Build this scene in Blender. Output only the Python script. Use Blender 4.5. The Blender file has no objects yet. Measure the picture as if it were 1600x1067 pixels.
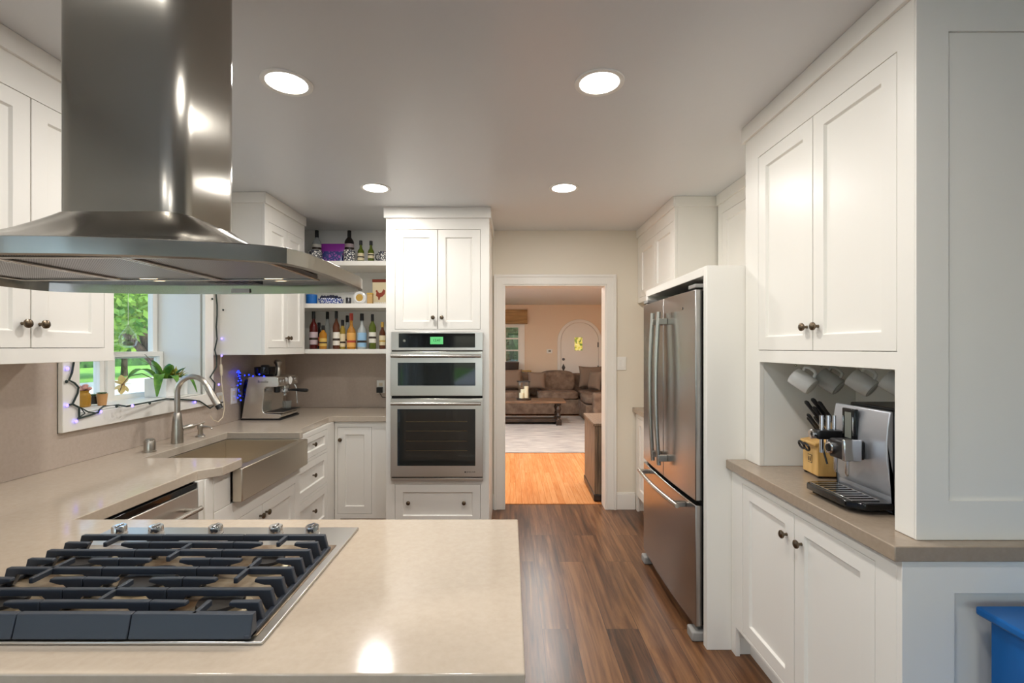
import bpy, bmesh, math, random
from mathutils import Vector, Matrix
PI = math.pi
random.seed(7)
SC = bpy.context.scene
COL = SC.collection

# ------------------------------------------------------------------ camera
F, CX, CY, H = 740.0, 797.0, 543.0, 1.45      # focal length in px, principal point, eye height
cd = bpy.data.cameras.new('camera')
cam = bpy.data.objects.new('camera', cd); COL.objects.link(cam)
cam.location = (0, 0, H); cam.rotation_euler = (PI/2, 0, 0)
cd.sensor_width = 36.0; cd.lens = 36.0*F/1600
cd.shift_x = (800-CX)/1600; cd.shift_y = (CY-533.5)/1600
cd.clip_start = 0.02; cd.clip_end = 400
SC.camera = cam
# ------------------------------------------------------------------ world, sun, exposure
wd = bpy.data.worlds.new('world'); SC.world = wd; wd.use_nodes = True
wn = wd.node_tree
sky = wn.nodes.new('ShaderNodeTexSky'); sky.sky_type = 'NISHITA'; sky.sun_disc = False
sky.sun_elevation = math.radians(50); sky.sun_rotation = math.radians(90); sky.dust_density = 1.5; sky.air_density = 1.0
bgn = wn.nodes['Background']; bgn.inputs[1].default_value = 0.65
wn.links.new(sky.outputs[0], bgn.inputs[0])
sl = bpy.data.lights.new('sun', 'SUN'); sl.energy = 3.2; sl.angle = 0.01; sl.color = (1, .95, .86)
sun = bpy.data.objects.new('sun', sl); COL.objects.link(sun)
sun.rotation_euler = Vector((-.72, -.12, -.68)).to_track_quat('-Z', 'Y').to_euler()
SC.view_settings.view_transform = 'Standard'; SC.view_settings.look = 'None'
SC.view_settings.gamma = 1.0; SC.view_settings.use_curve_mapping = False
SC.view_settings.exposure = -0.04
SC.cycles.use_denoising = True
SC.cycles.max_bounces = 14; SC.cycles.diffuse_bounces = 8; SC.cycles.glossy_bounces = 6
SC.cycles.transmission_bounces = 10; SC.cycles.transparent_max_bounces = 12
SC.cycles.sample_clamp_indirect = 6.0
SC.cycles.caustics_reflective = False; SC.cycles.caustics_refractive = False

LAMP_W = 10.2          # watts of every recessed ceiling lamp
CEIL = 2.50

# ------------------------------------------------------------------ materials
def srgb(r, g, b):
    f = lambda c: (c/255/12.92) if c/255 <= .04045 else ((c/255+.055)/1.055)**2.4
    return (f(r), f(g), f(b), 1)
MATS = {}
def mat(name, rgb, rough=.5, metal=0., spec=.5, trans=0., emis=None, estr=0., coat=0., ior=1.45, alpha=1.):
    m = bpy.data.materials.new(name); m.use_nodes = True
    p = m.node_tree.nodes['Principled BSDF']
    p.inputs['Base Color'].default_value = srgb(*rgb)
    p.inputs['Roughness'].default_value = rough
    p.inputs['Metallic'].default_value = metal
    p.inputs['Specular IOR Level'].default_value = spec
    p.inputs['Transmission Weight'].default_value = trans
    p.inputs['IOR'].default_value = ior
    p.inputs['Coat Weight'].default_value = coat
    p.inputs['Alpha'].default_value = alpha
    if emis:
        p.inputs['Emission Color'].default_value = srgb(*emis); p.inputs['Emission Strength'].default_value = estr
    MATS[name] = m
    return m
def N(m, t, **kw):
    n = m.node_tree.nodes.new(t)
    for k, v in kw.items(): setattr(n, k, v)
    return n
def L(m, a, b): m.node_tree.links.new(a, b)
def P(m): return m.node_tree.nodes['Principled BSDF']
def coords(m, scale, kind='Position'):
    if kind == 'Position':
        src = N(m, 'ShaderNodeNewGeometry').outputs['Position']
    else:
        src = N(m, 'ShaderNodeTexCoord').outputs['Object']
    mp = N(m, 'ShaderNodeMapping'); mp.inputs['Scale'].default_value = scale
    L(m, src, mp.inputs['Vector'])
    return mp.outputs['Vector']
def noise_color(m, scale, c0, c1, nscale=1.0, detail=6, lo=.35, hi=.65, kind='Position', rough=.6, dist=0.):
    v = coords(m, scale, kind)
    n = N(m, 'ShaderNodeTexNoise'); n.inputs['Scale'].default_value = nscale; n.inputs['Detail'].default_value = detail
    n.inputs['Roughness'].default_value = rough; n.inputs['Distortion'].default_value = dist
    L(m, v, n.inputs['Vector'])
    r = N(m, 'ShaderNodeValToRGB')
    r.color_ramp.elements[0].position = lo; r.color_ramp.elements[0].color = srgb(*c0)
    r.color_ramp.elements[1].position = hi; r.color_ramp.elements[1].color = srgb(*c1)
    L(m, n.outputs['Fac'], r.inputs['Fac']); L(m, r.outputs['Color'], P(m).inputs['Base Color'])
    return n, r
def bump(m, scale, strength=.1, dist=.002, detail=4, kind='Position', nscale=1.):
    v = coords(m, scale, kind)
    n = N(m, 'ShaderNodeTexNoise'); n.inputs['Scale'].default_value = nscale; n.inputs['Detail'].default_value = detail
    L(m, v, n.inputs['Vector'])
    b = N(m, 'ShaderNodeBump'); b.inputs['Strength'].default_value = strength; b.inputs['Distance'].default_value = dist
    L(m, n.outputs['Fac'], b.inputs['Height']); L(m, b.outputs['Normal'], P(m).inputs['Normal'])

mat('cabinet_white', (236, 233, 226), .34); bump(MATS['cabinet_white'], (60, 60, 60), .03, .001)
mat('wall_cream', (232, 224, 208), .55); bump(MATS['wall_cream'], (40, 40, 40), .05, .002)
mat('wall_white', (232, 232, 228), .55)
mat('ceiling_paint', (222, 223, 224), .30, spec=.4); bump(MATS['ceiling_paint'], (9, 9, 9), .08, .01)
mat('trim_white', (238, 235, 228), .35)
mat('wall_peach', (234, 214, 190), .6); bump(MATS['wall_peach'], (30, 30, 30), .06, .002)
mat('ceiling_living', (236, 234, 228), .6)
def quartz(name, a, b, rough):
    m = mat(name, a, rough, spec=.5)
    noise_color(m, (38, 38, 38), a, b, 1.6, 8, .3, .72)
quartz('quartz_lit', (192, 179, 163), (185, 171, 154), .12)  # same stone as the darker counter, with light and glare painted in
quartz('quartz_taupe', (164, 148, 130), (154, 138, 120), .22)
quartz('quartz_splash', (192, 178, 166), (184, 169, 156), .22)
def steel(name, rgb, rough, sc=(260, 260, 5), st=.12):
    m = mat(name, rgb, rough, 1.0); bump(m, sc, st, .0012, 3, 'Object')
steel('steel', (186, 182, 175), .27)
steel('steel_light', (214, 212, 208), .24, (200, 200, 5), .05)
mat('silver_metal', (196, 199, 206), .34, .75)
steel('steel_horizontal', (212, 208, 202), .30, (5, 5, 300), .10)
steel('steel_hood', (156, 152, 144), .20, (240, 240, 4), .05)
tn = N(MATS['steel_hood'], 'ShaderNodeTangent'); tn.direction_type = 'RADIAL'; tn.axis = 'Z'
L(MATS['steel_hood'], tn.outputs[0], P(MATS['steel_hood']).inputs['Tangent']); P(MATS['steel_hood']).inputs['Anisotropic'].default_value = .92
steel('steel_fridge', (172, 170, 167), .25, (4, 4, 260), .10)
steel('steel_sink', (208, 198, 182), .34, (6, 200, 200), .10)
mat('steel_dark', (88, 88, 90), .35, 1.0)
mat('chrome', (215, 215, 216), .10, 1.0)
mat('nickel_brushed', (178, 172, 163), .30, 1.0)
mat('bronze_knob', (112, 98, 82), .28, 1.0)
mat('cast_iron', (50, 57, 68), .42, 0., .5); bump(MATS['cast_iron'], (700, 700, 700), .25, .0008)
m = mat('cooktop_pan', (180, 165, 145), .3, .7); noise_color(m, (14, 14, 14), (196, 182, 160), (136, 110, 86), 1.2, 5)  # brown mottling paints reflections into the steel pan
mat('burner_cap', (38, 36, 36), .4)
mat('burner_ring', (196, 182, 156), .35, .8)
mat('black_plastic', (24, 24, 26), .35)
mat('black_gloss', (10, 11, 13), .06)
mat('oven_glass', (14, 20, 20), .05, 0., .8)
mat('oven_window', (26, 22, 18), .06, 0., .8)
mat('oven_rack', (96, 84, 66), .3, .8)
mat('display_green', (40, 90, 50), .3, emis=(120, 230, 140), estr=.7)
mat('display_grey', (118, 120, 112), .2)
mat('rubber_grey', (150, 148, 144), .6)
mat('gap_dark', (22, 20, 18), .8)
mat('lamp_lens', (255, 255, 255), .4, emis=(255, 246, 232), estr=14.0)
mat('hood_lens', (255, 240, 210), .3, emis=(255, 226, 180), estr=9.0)
mat('white_plastic', (240, 239, 234), .35)
mat('ivory_cord', (226, 214, 190), .5)
mat('green_wire', (38, 52, 48), .6)
mat('led_violet', (150, 140, 255), .3, emis=(120, 105, 255), estr=4.0)
mat('led_blue', (40, 60, 255), .3, emis=(30, 50, 255), estr=4.0)
# window glass
m = bpy.data.materials.new('window_glass'); m.use_nodes = True; MATS['window_glass'] = m
nt = m.node_tree; nt.nodes.clear()
o_ = nt.nodes.new('ShaderNodeOutputMaterial'); tr = nt.nodes.new('ShaderNodeBsdfTransparent'); gl = nt.nodes.new('ShaderNodeBsdfGlossy')
tr.inputs[0].default_value = (.96, .98, .97, 1); gl.inputs['Roughness'].default_value = .01
mx = nt.nodes.new('ShaderNodeMixShader'); mx.inputs[0].default_value = .05
nt.links.new(tr.outputs[0], mx.inputs[1]); nt.links.new(gl.outputs[0], mx.inputs[2]); nt.links.new(mx.outputs[0], o_.inputs[0])
MATS['thin_glass'] = m.copy(); MATS['thin_glass'].name = 'thin_glass'; MATS['thin_glass'].node_tree.nodes['Mix Shader'].inputs[0].default_value = .16
mat('clear_glass', (240, 246, 244), .03, trans=.92, ior=1.3)
# floors
def planks(name, cols, w, ln, grain, rough, alongY=True, gap=.0012):
    m = mat(name, cols[0], rough)
    g = N(m, 'ShaderNodeNewGeometry'); sp = N(m, 'ShaderNodeSeparateXYZ'); L(m, g.outputs['Position'], sp.inputs[0])
    cb = N(m, 'ShaderNodeCombineXYZ')
    L(m, sp.outputs['Y' if alongY else 'X'], cb.inputs['X']); L(m, sp.outputs['X' if alongY else 'Y'], cb.inputs['Y'])
    br = N(m, 'ShaderNodeTexBrick'); br.offset = .37; br.inputs['Scale'].default_value = 1.0
    br.inputs['Brick Width'].default_value = ln; br.inputs['Row Height'].default_value = w
    br.inputs['Mortar Size'].default_value = gap; br.inputs['Mortar Smooth'].default_value = .3; br.inputs['Bias'].default_value = 0
    br.inputs['Color1'].default_value = (0, 0, 0, 1); br.inputs['Color2'].default_value = (1, 1, 1, 1); br.inputs['Mortar'].default_value = (.5, .5, .5, 1)
    L(m, cb.outputs[0], br.inputs['Vector'])
    # per plank offset of the grain
    mul = N(m, 'ShaderNodeVectorMath', operation='MULTIPLY'); mul.inputs[1].default_value = (37., 19., 0)
    L(m, br.outputs['Color'], mul.inputs[0])
    add = N(m, 'ShaderNodeVectorMath', operation='ADD'); L(m, cb.outputs[0], add.inputs[0]); L(m, mul.outputs[0], add.inputs[1])
    mp = N(m, 'ShaderNodeMapping'); mp.inputs['Scale'].default_value = grain; L(m, add.outputs[0], mp.inputs['Vector'])
    n1 = N(m, 'ShaderNodeTexNoise'); n1.inputs['Scale'].default_value = 1.; n1.inputs['Detail'].default_value = 8; n1.inputs['Roughness'].default_value = .65; n1.inputs['Distortion'].default_value = .6
    L(m, mp.outputs[0], n1.inputs['Vector'])
    mixf = N(m, 'ShaderNodeMix', data_type='FLOAT'); mixf.inputs['Factor'].default_value = .22
    L(m, n1.outputs['Fac'], mixf.inputs['A']); L(m, br.outputs['Color'], mixf.inputs['B'])
    r = N(m, 'ShaderNodeValToRGB'); e = r.color_ramp.elements
    e[0].position = .3; e[0].color = srgb(*cols[0]); e[1].position = .68; e[1].color = srgb(*cols[2])
    k = e.new(.48); k.color = srgb(*cols[1])
    L(m, mixf.outputs['Result'], r.inputs['Fac'])
    mm = N(m, 'ShaderNodeMix', data_type='RGBA'); mm.inputs['B'].default_value = srgb(*[c*(.45 if alongY and w > .1 else .8) for c in cols[0]])
    L(m, br.outputs['Fac'], mm.inputs['Factor']); L(m, r.outputs['Color'], mm.inputs['A']); L(m, mm.outputs['Result'], P(m).inputs['Base Color'])
    b = N(m, 'ShaderNodeBump'); b.inputs['Strength'].default_value = .18; b.inputs['Distance'].default_value = .002
    L(m, n1.outputs['Fac'], b.inputs['Height']); L(m, b.outputs['Normal'], P(m).inputs['Normal'])
    return m
planks('floor_dark_oak', [(42, 27, 18), (98, 65, 42), (142, 102, 68)], .165, 1.22, (1.7, 30, 1), .30)
planks('floor_golden', [(198, 124, 70), (212, 144, 88), (224, 162, 106)], .057, 1.1, (3., 40, 1), .2)
m = mat('rug_pile', (180, 174, 166), .95); noise_color(m, (2.2, 16, 3), (196, 190, 182), (128, 124, 124), 1.4, 8, .3, .75); bump(m, (200, 200, 200), .4, .004)
m = mat('sofa_fabric', (118, 98, 82), .9); noise_color(m, (9, 9, 9), (132, 112, 95), (102, 83, 69), 1., 5)
mat('pillow_taupe', (126, 106, 90), .9)
m = mat('dark_wood', (56, 44, 36), .35); noise_color(m, (4, 40, 40), (70, 54, 42), (36, 28, 24), 1., 6)
m = mat('top_wood', (112, 86, 66), .3); noise_color(m, (3, 40, 20), (132, 102, 78), (86, 64, 48), 1., 6)
m = mat('weathered_wood', (120, 98, 78), .55); noise_color(m, (60, 60, 4), (140, 116, 92), (92, 74, 58), 1., 6)
m = mat('bamboo', (176, 140, 92), .7); noise_color(m, (3, 3, 90), (196, 160, 108), (140, 106, 64), 1., 4)
m = mat('block_wood', (222, 178, 108), .4); noise_color(m, (30, 30, 4), (230, 188, 120), (206, 160, 92), 1., 4)
mat('basket_dark', (72, 60, 54), .8); bump(MATS['basket_dark'], (120, 120, 120), .6, .01)
m = mat('blue_paint', (12, 96, 168), .35); bump(m, (40, 40, 40), .05, .001)
mat('mug_white', (226, 226, 224), .15)
mat('mug_clear', (220, 222, 220), .1, trans=.4)
mat('candle_wax', (244, 234, 208), .5)
m = mat('leaf_green', (70, 124, 40), .4); noise_color(m, (20, 20, 20), (112, 160, 56), (52, 104, 40), 1., 3)
m = mat('leaf_yellow', (170, 160, 60), .5); noise_color(m, (40, 40, 40), (196, 176, 66), (112, 132, 44), 1., 3)
mat('leaf_teal', (46, 118, 84), .4)
m = mat('succulent', (112, 136, 100), .6); noise_color(m, (60, 60, 60), (140, 158, 120), (82, 108, 76), 1., 3)
mat('petal_pink', (206, 150, 140), .6)
mat('petal_yellow', (232, 206, 140), .6)
mat('terracotta', (196, 148, 96), .6)
mat('soil', (70, 50, 36), .9)
mat('planter_white', (236, 238, 238), .35)
m = mat('grass', (122, 176, 70), .9); noise_color(m, (3, 3, 3), (150, 196, 86), (104, 160, 58), 1., 6)
mat('concrete', (224, 222, 216), .8)
m = mat('hedge_leaf', (48, 84, 40), .8); noise_color(m, (2, 2, 2), (70, 112, 52), (26, 54, 28), 1., 8)
m = mat('tree_leaf', (116, 168, 58), .5); noise_color(m, (1.2, 1.2, 1.2), (172, 206, 84), (74, 128, 40), 1., 4)
m = mat('bark', (92, 74, 62), .9); noise_color(m, (30, 30, 5), (112, 92, 78), (60, 48, 42), 1., 6)
m = mat('stained_glass', (220, 210, 90), .3, emis=(235, 220, 110), estr=.6)
v = coords(m, (26, 26, 26)); vo = N(m, 'ShaderNodeTexVoronoi'); vo.inputs['Scale'].default_value = 1.
L(m, v, vo.inputs['Vector']); r = N(m, 'ShaderNodeValToRGB'); e = r.color_ramp.elements
e[0].color = srgb(70, 120, 50); e[1].color = srgb(250, 236, 150); k = e.new(.5); k.color = srgb(206, 196, 80)
sx = N(m, 'ShaderNodeSeparateColor'); L(m, vo.outputs['Color'], sx.inputs[0]); L(m, sx.outputs[0], r.inputs['Fac'])
L(m, r.outputs['Color'], P(m).inputs['Base Color']); L(m, r.outputs['Color'], P(m).inputs['Emission Color'])
mat('amber', (190, 140, 50), .12, trans=.35)
def tile_pattern(name, a, b, scale, th=.5):
    m = mat(name, a, .25)
    v = coords(m, (scale,)*3)
    n = N(m, 'ShaderNodeTexVoronoi'); n.feature = 'DISTANCE_TO_EDGE'; n.inputs['Scale'].default_value = 1.
    L(m, v, n.inputs['Vector'])
    r = N(m, 'ShaderNodeValToRGB'); r.color_ramp.interpolation = 'CONSTANT'
    r.color_ramp.elements[0].color = srgb(*b); r.color_ramp.elements[1].position = th; r.color_ramp.elements[1].color = srgb(*a)
    L(m, n.outputs['Distance'], r.inputs['Fac']); L(m, r.outputs['Color'], P(m).inputs['Base Color'])
tile_pattern('delft_black', (236, 234, 228), (60, 62, 74), 55, .16)
tile_pattern('delft_blue', (232, 236, 242), (40, 70, 150), 60, .14)
tile_pattern('bag_pattern', (150, 90, 170), (60, 70, 130), 40, .18)
m = mat('bag_purple', (126, 40, 140), .35)
m = mat('filter_mesh', (150, 148, 146), .4, 1.0); 
v = coords(m, (400, 400, 400)); ck = N(m, 'ShaderNodeTexChecker'); ck.inputs['Scale'].default_value = 1.; L(m, v, ck.inputs['Vector'])
ck.inputs['Color1'].default_value = srgb(186, 190, 196); ck.inputs['Color2'].default_value = srgb(128, 132, 138); L(m, ck.outputs['Color'], P(m).inputs['Base Color'])

# ------------------------------------------------------------------ mesh helpers
def box(bm, x0, x1, y0, y1, z0, z1, mi=0):
    vs = [bm.verts.new((x, y, z)) for z in (z0, z1) for x, y in ((x0, y0), (x1, y0), (x1, y1), (x0, y1))]
    for f in ((3, 2, 1, 0), (4, 5, 6, 7), (0, 1, 5, 4), (1, 2, 6, 5), (2, 3, 7, 6), (3, 0, 4, 7)):
        bm.faces.new([vs[i] for i in f]).material_index = mi
def prism(bm, pts, z0, z1, mi=0):
    a = sum(pts[i][0]*pts[(i+1) % len(pts)][1]-pts[(i+1) % len(pts)][0]*pts[i][1] for i in range(len(pts)))
    if a < 0: pts = pts[::-1]
    lo = [bm.verts.new((x, y, z0)) for x, y in pts]; hi = [bm.verts.new((x, y, z1)) for x, y in pts]
    n = len(pts)
    bm.faces.new(lo[::-1]).material_index = mi; bm.faces.new(hi).material_index = mi
    for i in range(n): bm.faces.new((lo[i], lo[(i+1) % n], hi[(i+1) % n], hi[i])).material_index = mi
def prism_axis(bm, pts, a0, a1, axis, mi=0):
    """pts in the plane across the axis: axis 'y' -> (x,z), axis 'x' -> (y,z)"""
    def mk(p, a): return (p[0], a, p[1]) if axis == 'y' else (a, p[0], p[1])
    lo = [bm.verts.new(mk(p, a0)) for p in pts]; hi = [bm.verts.new(mk(p, a1)) for p in pts]
    n = len(pts)
    fs = [bm.faces.new(lo), bm.faces.new(hi[::-1])]
    for i in range(n): fs.append(bm.faces.new((lo[i], hi[i], hi[(i+1) % n], lo[(i+1) % n])))
    for f in fs: f.material_index = mi
    bmesh.ops.recalc_face_normals(bm, faces=fs)
def frame_of(d):
    d = d.normalized(); u = Vector((0, 0, 1)) if abs(d.z) < .95 else Vector((1, 0, 0))
    a = d.cross(u).normalized(); return a, d.cross(a).normalized()
def tube(bm, pts, r, seg=10, mi=0, caps=True, flat=1.0):
    pts = [Vector(p) for p in pts]; n = len(pts); rs = r if isinstance(r, (list, tuple)) else [r]*n
    rings = []; prev = None
    for i, p in enumerate(pts):
        d = (pts[min(i+1, n-1)]-pts[max(i-1, 0)])
        if d.length < 1e-9: d = Vector((0, 0, 1))
        d.normalize()
        if prev is None: a, b = frame_of(d)
        else:
            a = prev - d*prev.dot(d)
            if a.length < 1e-6: a, b = frame_of(d)
            a.normalize(); b = d.cross(a).normalized()
        prev = a
        rings.append([bm.verts.new(p+(a*math.cos(t)*rs[i]+b*math.sin(t)*rs[i]*flat)) for t in (2*PI*k/seg for k in range(seg))])
    for i in range(n-1):
        for k in range(seg):
            bm.faces.new((rings[i][k], rings[i][(k+1) % seg], rings[i+1][(k+1) % seg], rings[i+1][k])).material_index = mi
    if caps:
        bm.faces.new(rings[0][::-1]).material_index = mi; bm.faces.new(rings[-1]).material_index = mi
def cyl(bm, p0, p1, r0, r1=None, seg=20, mi=0):
    tube(bm, [p0, p1], [r0, r0 if r1 is None else r1], seg, mi)
def lathe(bm, prof, c=(0, 0, 0), seg=24, mi=0, axis='z', close=True):
    """prof: (radius, height[, material])"""
    c = Vector(c); rings = []
    def mk(r, h, t):
        u, v = r*math.cos(t), r*math.sin(t)
        return c+(Vector((u, v, h)) if axis == 'z' else Vector((h, u, v)) if axis == 'x' else Vector((v, h, u)))
    for q in prof:
        rings.append([bm.verts.new(mk(max(q[0], 1e-5), q[1], 2*PI*k/seg)) for k in range(seg)])
    fs = []
    for i in range(len(prof)-1):
        mm = prof[i+1][2] if len(prof[i+1]) > 2 else mi
        for k in range(seg):
            f = bm.faces.new((rings[i][k], rings[i][(k+1) % seg], rings[i+1][(k+1) % seg], rings[i+1][k])); f.material_index = mm; fs.append(f)
    if close:
        f = bm.faces.new(rings[0][::-1]); f.material_index = mi; fs.append(f)
        f = bm.faces.new(rings[-1]); f.material_index = prof[-1][2] if len(prof[-1]) > 2 else mi; fs.append(f)
    return fs
def ball(bm, c, r, sc=(1, 1, 1), seg=12, mi=0):
    res = bmesh.ops.create_uvsphere(bm, u_segments=seg, v_segments=max(6, seg//2), radius=r)
    for v in res['verts']: v.co = Vector((v.co.x*sc[0], v.co.y*sc[1], v.co.z*sc[2]))+Vector(c)
    for v in res['verts']:
        for f in v.link_faces: f.material_index = mi
def cushion(bm, c, s, e=4.0, n=14, puff=.12):
    """soft box: superellipsoid with half sizes s"""
    bmesh.ops.create_cube(bm, size=2.0)
    bmesh.ops.subdivide_edges(bm, edges=bm.edges[:], cuts=n, use_grid_fill=True)
    vs = bm.verts[:]
    for v in vs:
        x, y, z = v.co
        k = (abs(x)**e+abs(y)**e+abs(z)**e)**(1/e)
        x, y, z = x/k, y/k, z/k
        w = 1+puff*(1-x*x)*(1-y*y) if abs(z) > .3 else 1
        v.co = Vector((c[0]+x*s[0], c[1]+y*s[1], c[2]+z*s[2]*w))
def plate(bm, xs, zs, holes, y0, y1, mi=0):
    """flat plate in the xz plane with rectangular holes (x0,x1,z0,z1), y0 is the front"""
    xs = sorted(set([round(v, 5) for v in xs]+[round(h[i], 5) for h in holes for i in (0, 1)]))
    zs = sorted(set([round(v, 5) for v in zs]+[round(h[i], 5) for h in holes for i in (2, 3)]))
    def full(i, j):
        if i < 0 or j < 0 or i >= len(xs)-1 or j >= len(zs)-1: return False
        cx, cz = (xs[i]+xs[i+1])/2, (zs[j]+zs[j+1])/2
        return not any(h[0]-1e-6 < cx < h[1]+1e-6 and h[2]-1e-6 < cz < h[3]+1e-6 for h in holes)
    V = {}
    def v(i, j, k):
        if (i, j, k) not in V: V[(i, j, k)] = bm.verts.new((xs[i], (y0, y1)[k], zs[j]))
        return V[(i, j, k)]
    for i in range(len(xs)-1):
        for j in range(len(zs)-1):
            if not full(i, j): continue
            q = [(v(i, j, 0), v(i+1, j, 0), v(i+1, j+1, 0), v(i, j+1, 0)), (v(i, j+1, 1), v(i+1, j+1, 1), v(i+1, j, 1), v(i, j, 1))]
            if not full(i-1, j): q.append((v(i, j, 1), v(i, j, 0), v(i, j+1, 0), v(i, j+1, 1)))
            if not full(i+1, j): q.append((v(i+1, j, 0), v(i+1, j, 1), v(i+1, j+1, 1), v(i+1, j+1, 0)))
            if not full(i, j-1): q.append((v(i, j, 1), v(i+1, j, 1), v(i+1, j, 0), v(i, j, 0)))
            if not full(i, j+1): q.append((v(i, j+1, 0), v(i+1, j+1, 0), v(i+1, j+1, 1), v(i, j+1, 1)))
            for f in q: bm.faces.new(f).material_index = mi
def shaker(bm, x0, x1, z0, z1, y=0., t=.02, s=.058, rec=.011):
    plate(bm, [x0, x1], [z0, z1], [(x0+s, x1-s, z0+s, z1-s)], y, y+t)
    # sloped edge into the recessed panel
    a, b, c, d = x0+s, x1-s, z0+s, z1-s; k = .005
    o = [bm.verts.new(p) for p in ((a, y+.001, c), (b, y+.001, c), (b, y+.001, d), (a, y+.001, d))]
    i = [bm.verts.new(p) for p in ((a+k, y+rec, c+k), (b-k, y+rec, c+k), (b-k, y+rec, d-k), (a+k, y+rec, d-k))]
    for q in range(4): bm.faces.new((o[q], o[(q+1) % 4], i[(q+1) % 4], i[q]))
    bm.faces.new(i)

def obj(name, bm, m, parent=None, loc=None, rot=None, bevel=0., smooth=40, seg=2):
    me = bpy.data.meshes.new(name); bm.normal_update(); bm.to_mesh(me); bm.free()
    for x in (m if isinstance(m, (list, tuple)) else [m]): me.materials.append(MATS[x])
    if smooth:
        for p in me.polygons: p.use_smooth = True
        me.set_sharp_from_angle(angle=math.radians(smooth))
    o = bpy.data.objects.new(name, me); COL.objects.link(o)
    if parent: o.parent = parent
    if loc: o.location = loc
    if rot: o.rotation_euler = rot
    if bevel:
        b = o.modifiers.new('bevel', 'BEVEL'); b.width = bevel; b.segments = seg; b.limit_method = 'ANGLE'; b.angle_limit = math.radians(38); b.harden_normals = False
    return o
def B(): return bmesh.new()
def tag(o, label=None, cat=None, group=None, kind=None):
    if label: o['label'] = label
    if cat: o['category'] = cat
    if group: o['group'] = group
    if kind: o['kind'] = kind
    return o
def thing(name, label, cat, loc=(0, 0, 0), rz=0., group=None):
    o = bpy.data.objects.new(name, None); COL.objects.link(o); o.empty_display_size = .1
    o.location = loc; o.rotation_euler = (0, 0, rz)
    return tag(o, label, cat, group)
def struct(name, bm, m, label, cat, **kw):
    return tag(obj(name, bm, m, **kw), label, cat, None, 'structure')
def bx(name, m, dims, parent=None, bevel=0., **kw):
    bm = B(); box(bm, *dims); return obj(name, bm, m, parent, bevel=bevel, **kw)
def dup(root, loc, rz=None, label=None):
    r = root.copy(); COL.objects.link(r); r.location = loc
    if rz is not None: r.rotation_euler = (0, 0, rz)
    if label: r['label'] = label
    for ch in list(root.children):
        c = ch.copy(); COL.objects.link(c); c.parent = r
        for g in list(ch.children):
            d = g.copy(); COL.objects.link(d); d.parent = c
    return r
def text(name, s, size, m, parent, loc, rot, ext=.0004):
    c = bpy.data.curves.new(name, 'FONT'); c.body = s; c.size = size; c.extrude = ext; c.align_x = 'CENTER'; c.align_y = 'CENTER'
    o = bpy.data.objects.new(name, c); COL.objects.link(o); bpy.context.view_layer.update()
    me = bpy.data.meshes.new_from_object(o.evaluated_get(bpy.context.evaluated_depsgraph_get()))
    bpy.data.objects.remove(o); me.materials.clear(); me.materials.append(MATS[m])
    o = bpy.data.objects.new(name, me); COL.objects.link(o); o.parent = parent; o.location = loc; o.rotation_euler = rot
    return o
def onX(px, py, X):      # point of the plane x = X seen at that place of the photograph
    Y = X*F/(px-CX); return Vector((X, Y, H-(py-CY)*Y/F))
def onY(px, py, Y): return Vector(((px-CX)*Y/F, Y, H-(py-CY)*Y/F))

def knob_bm(x, z, y=0., r=.0155):
    bm = B()
    lathe(bm, [(.006, -.0), (.0052, -.004), (.0052, -.013), (r*.8, -.016), (r, -.020), (r*.96, -.025), (r*.6, -.029), (.001, -.0305)], (x, y, z), 18, axis='y')
    return bm
# ================================================================== SHELL
XL, XR, YB = -2.02, 1.68, 4.25          # inner faces of the kitchen's left, right and back walls
DR = 4.2                                 # right wall of the dining end
YF = -4.2                                # wall behind the camera
YL = 4.39                                # living-room side of the back wall
YE = 11.6                                # far wall of the living room
bm = B(); prism(bm, [(XL-.3, YF-.2), (DR+.2, YF-.2), (DR+.2, 1.5), (XR+.2, 1.5), (XR+.2, YL), (XL-.3, YL)], -.12, 0)
struct('floor', bm, 'floor_dark_oak', 'dark brown wood plank floor of the kitchen', 'floor', smooth=0)
bm = B(); box(bm, -2.3, 3.7, YL+.0005, YE+.2, -.12, -.0005)
struct('floor_living', bm, 'floor_golden', 'golden hardwood floor of the living room past the doorway', 'floor', smooth=0)
bm = B(); box(bm, XL-.9, DR+.9, YF-.9, YL, CEIL, CEIL+.2)
struct('ceiling', bm, 'ceiling_paint', 'grey white painted kitchen ceiling with recessed lamps', 'ceiling', smooth=0)
bm = B(); box(bm, -2.9, 4.2, YL+.001, YE+.7, CEIL, CEIL+.2)
struct('ceiling_living', bm, 'ceiling_living', 'pale ceiling of the living room past the doorway', 'ceiling', smooth=0)
# back wall with the doorway
DX0, DX1, DZ = -.057, .862, 2.015
bm = B(); plate(bm, [XL-.3, XR+.3], [0, CEIL], [(DX0, DX1, 0, DZ)], YB, YL)
struct('wall_back', bm, 'wall_cream', 'cream kitchen back wall around the doorway', 'wall', smooth=0)
bm = B(); box(bm, XR, XR+.2, 1.5, YB-.001, 0, CEIL)
struct('wall_right', bm, 'wall_cream', 'cream wall behind the refrigerator and the right cabinets', 'wall', smooth=0)
bm = B(); box(bm, XR+.001, DR+.2, 1.36, 1.499, 0, CEIL)
struct('wall_dining', bm, 'wall_white', 'white wall beside the coffee cabinet at the dining end', 'wall', smooth=0)
bm = B(); box(bm, DR, DR+.2, YF, 1.359, 0, CEIL)
struct('wall_dining_right', bm, 'wall_white', 'white right wall of the dining end', 'wall', smooth=0)
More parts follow.
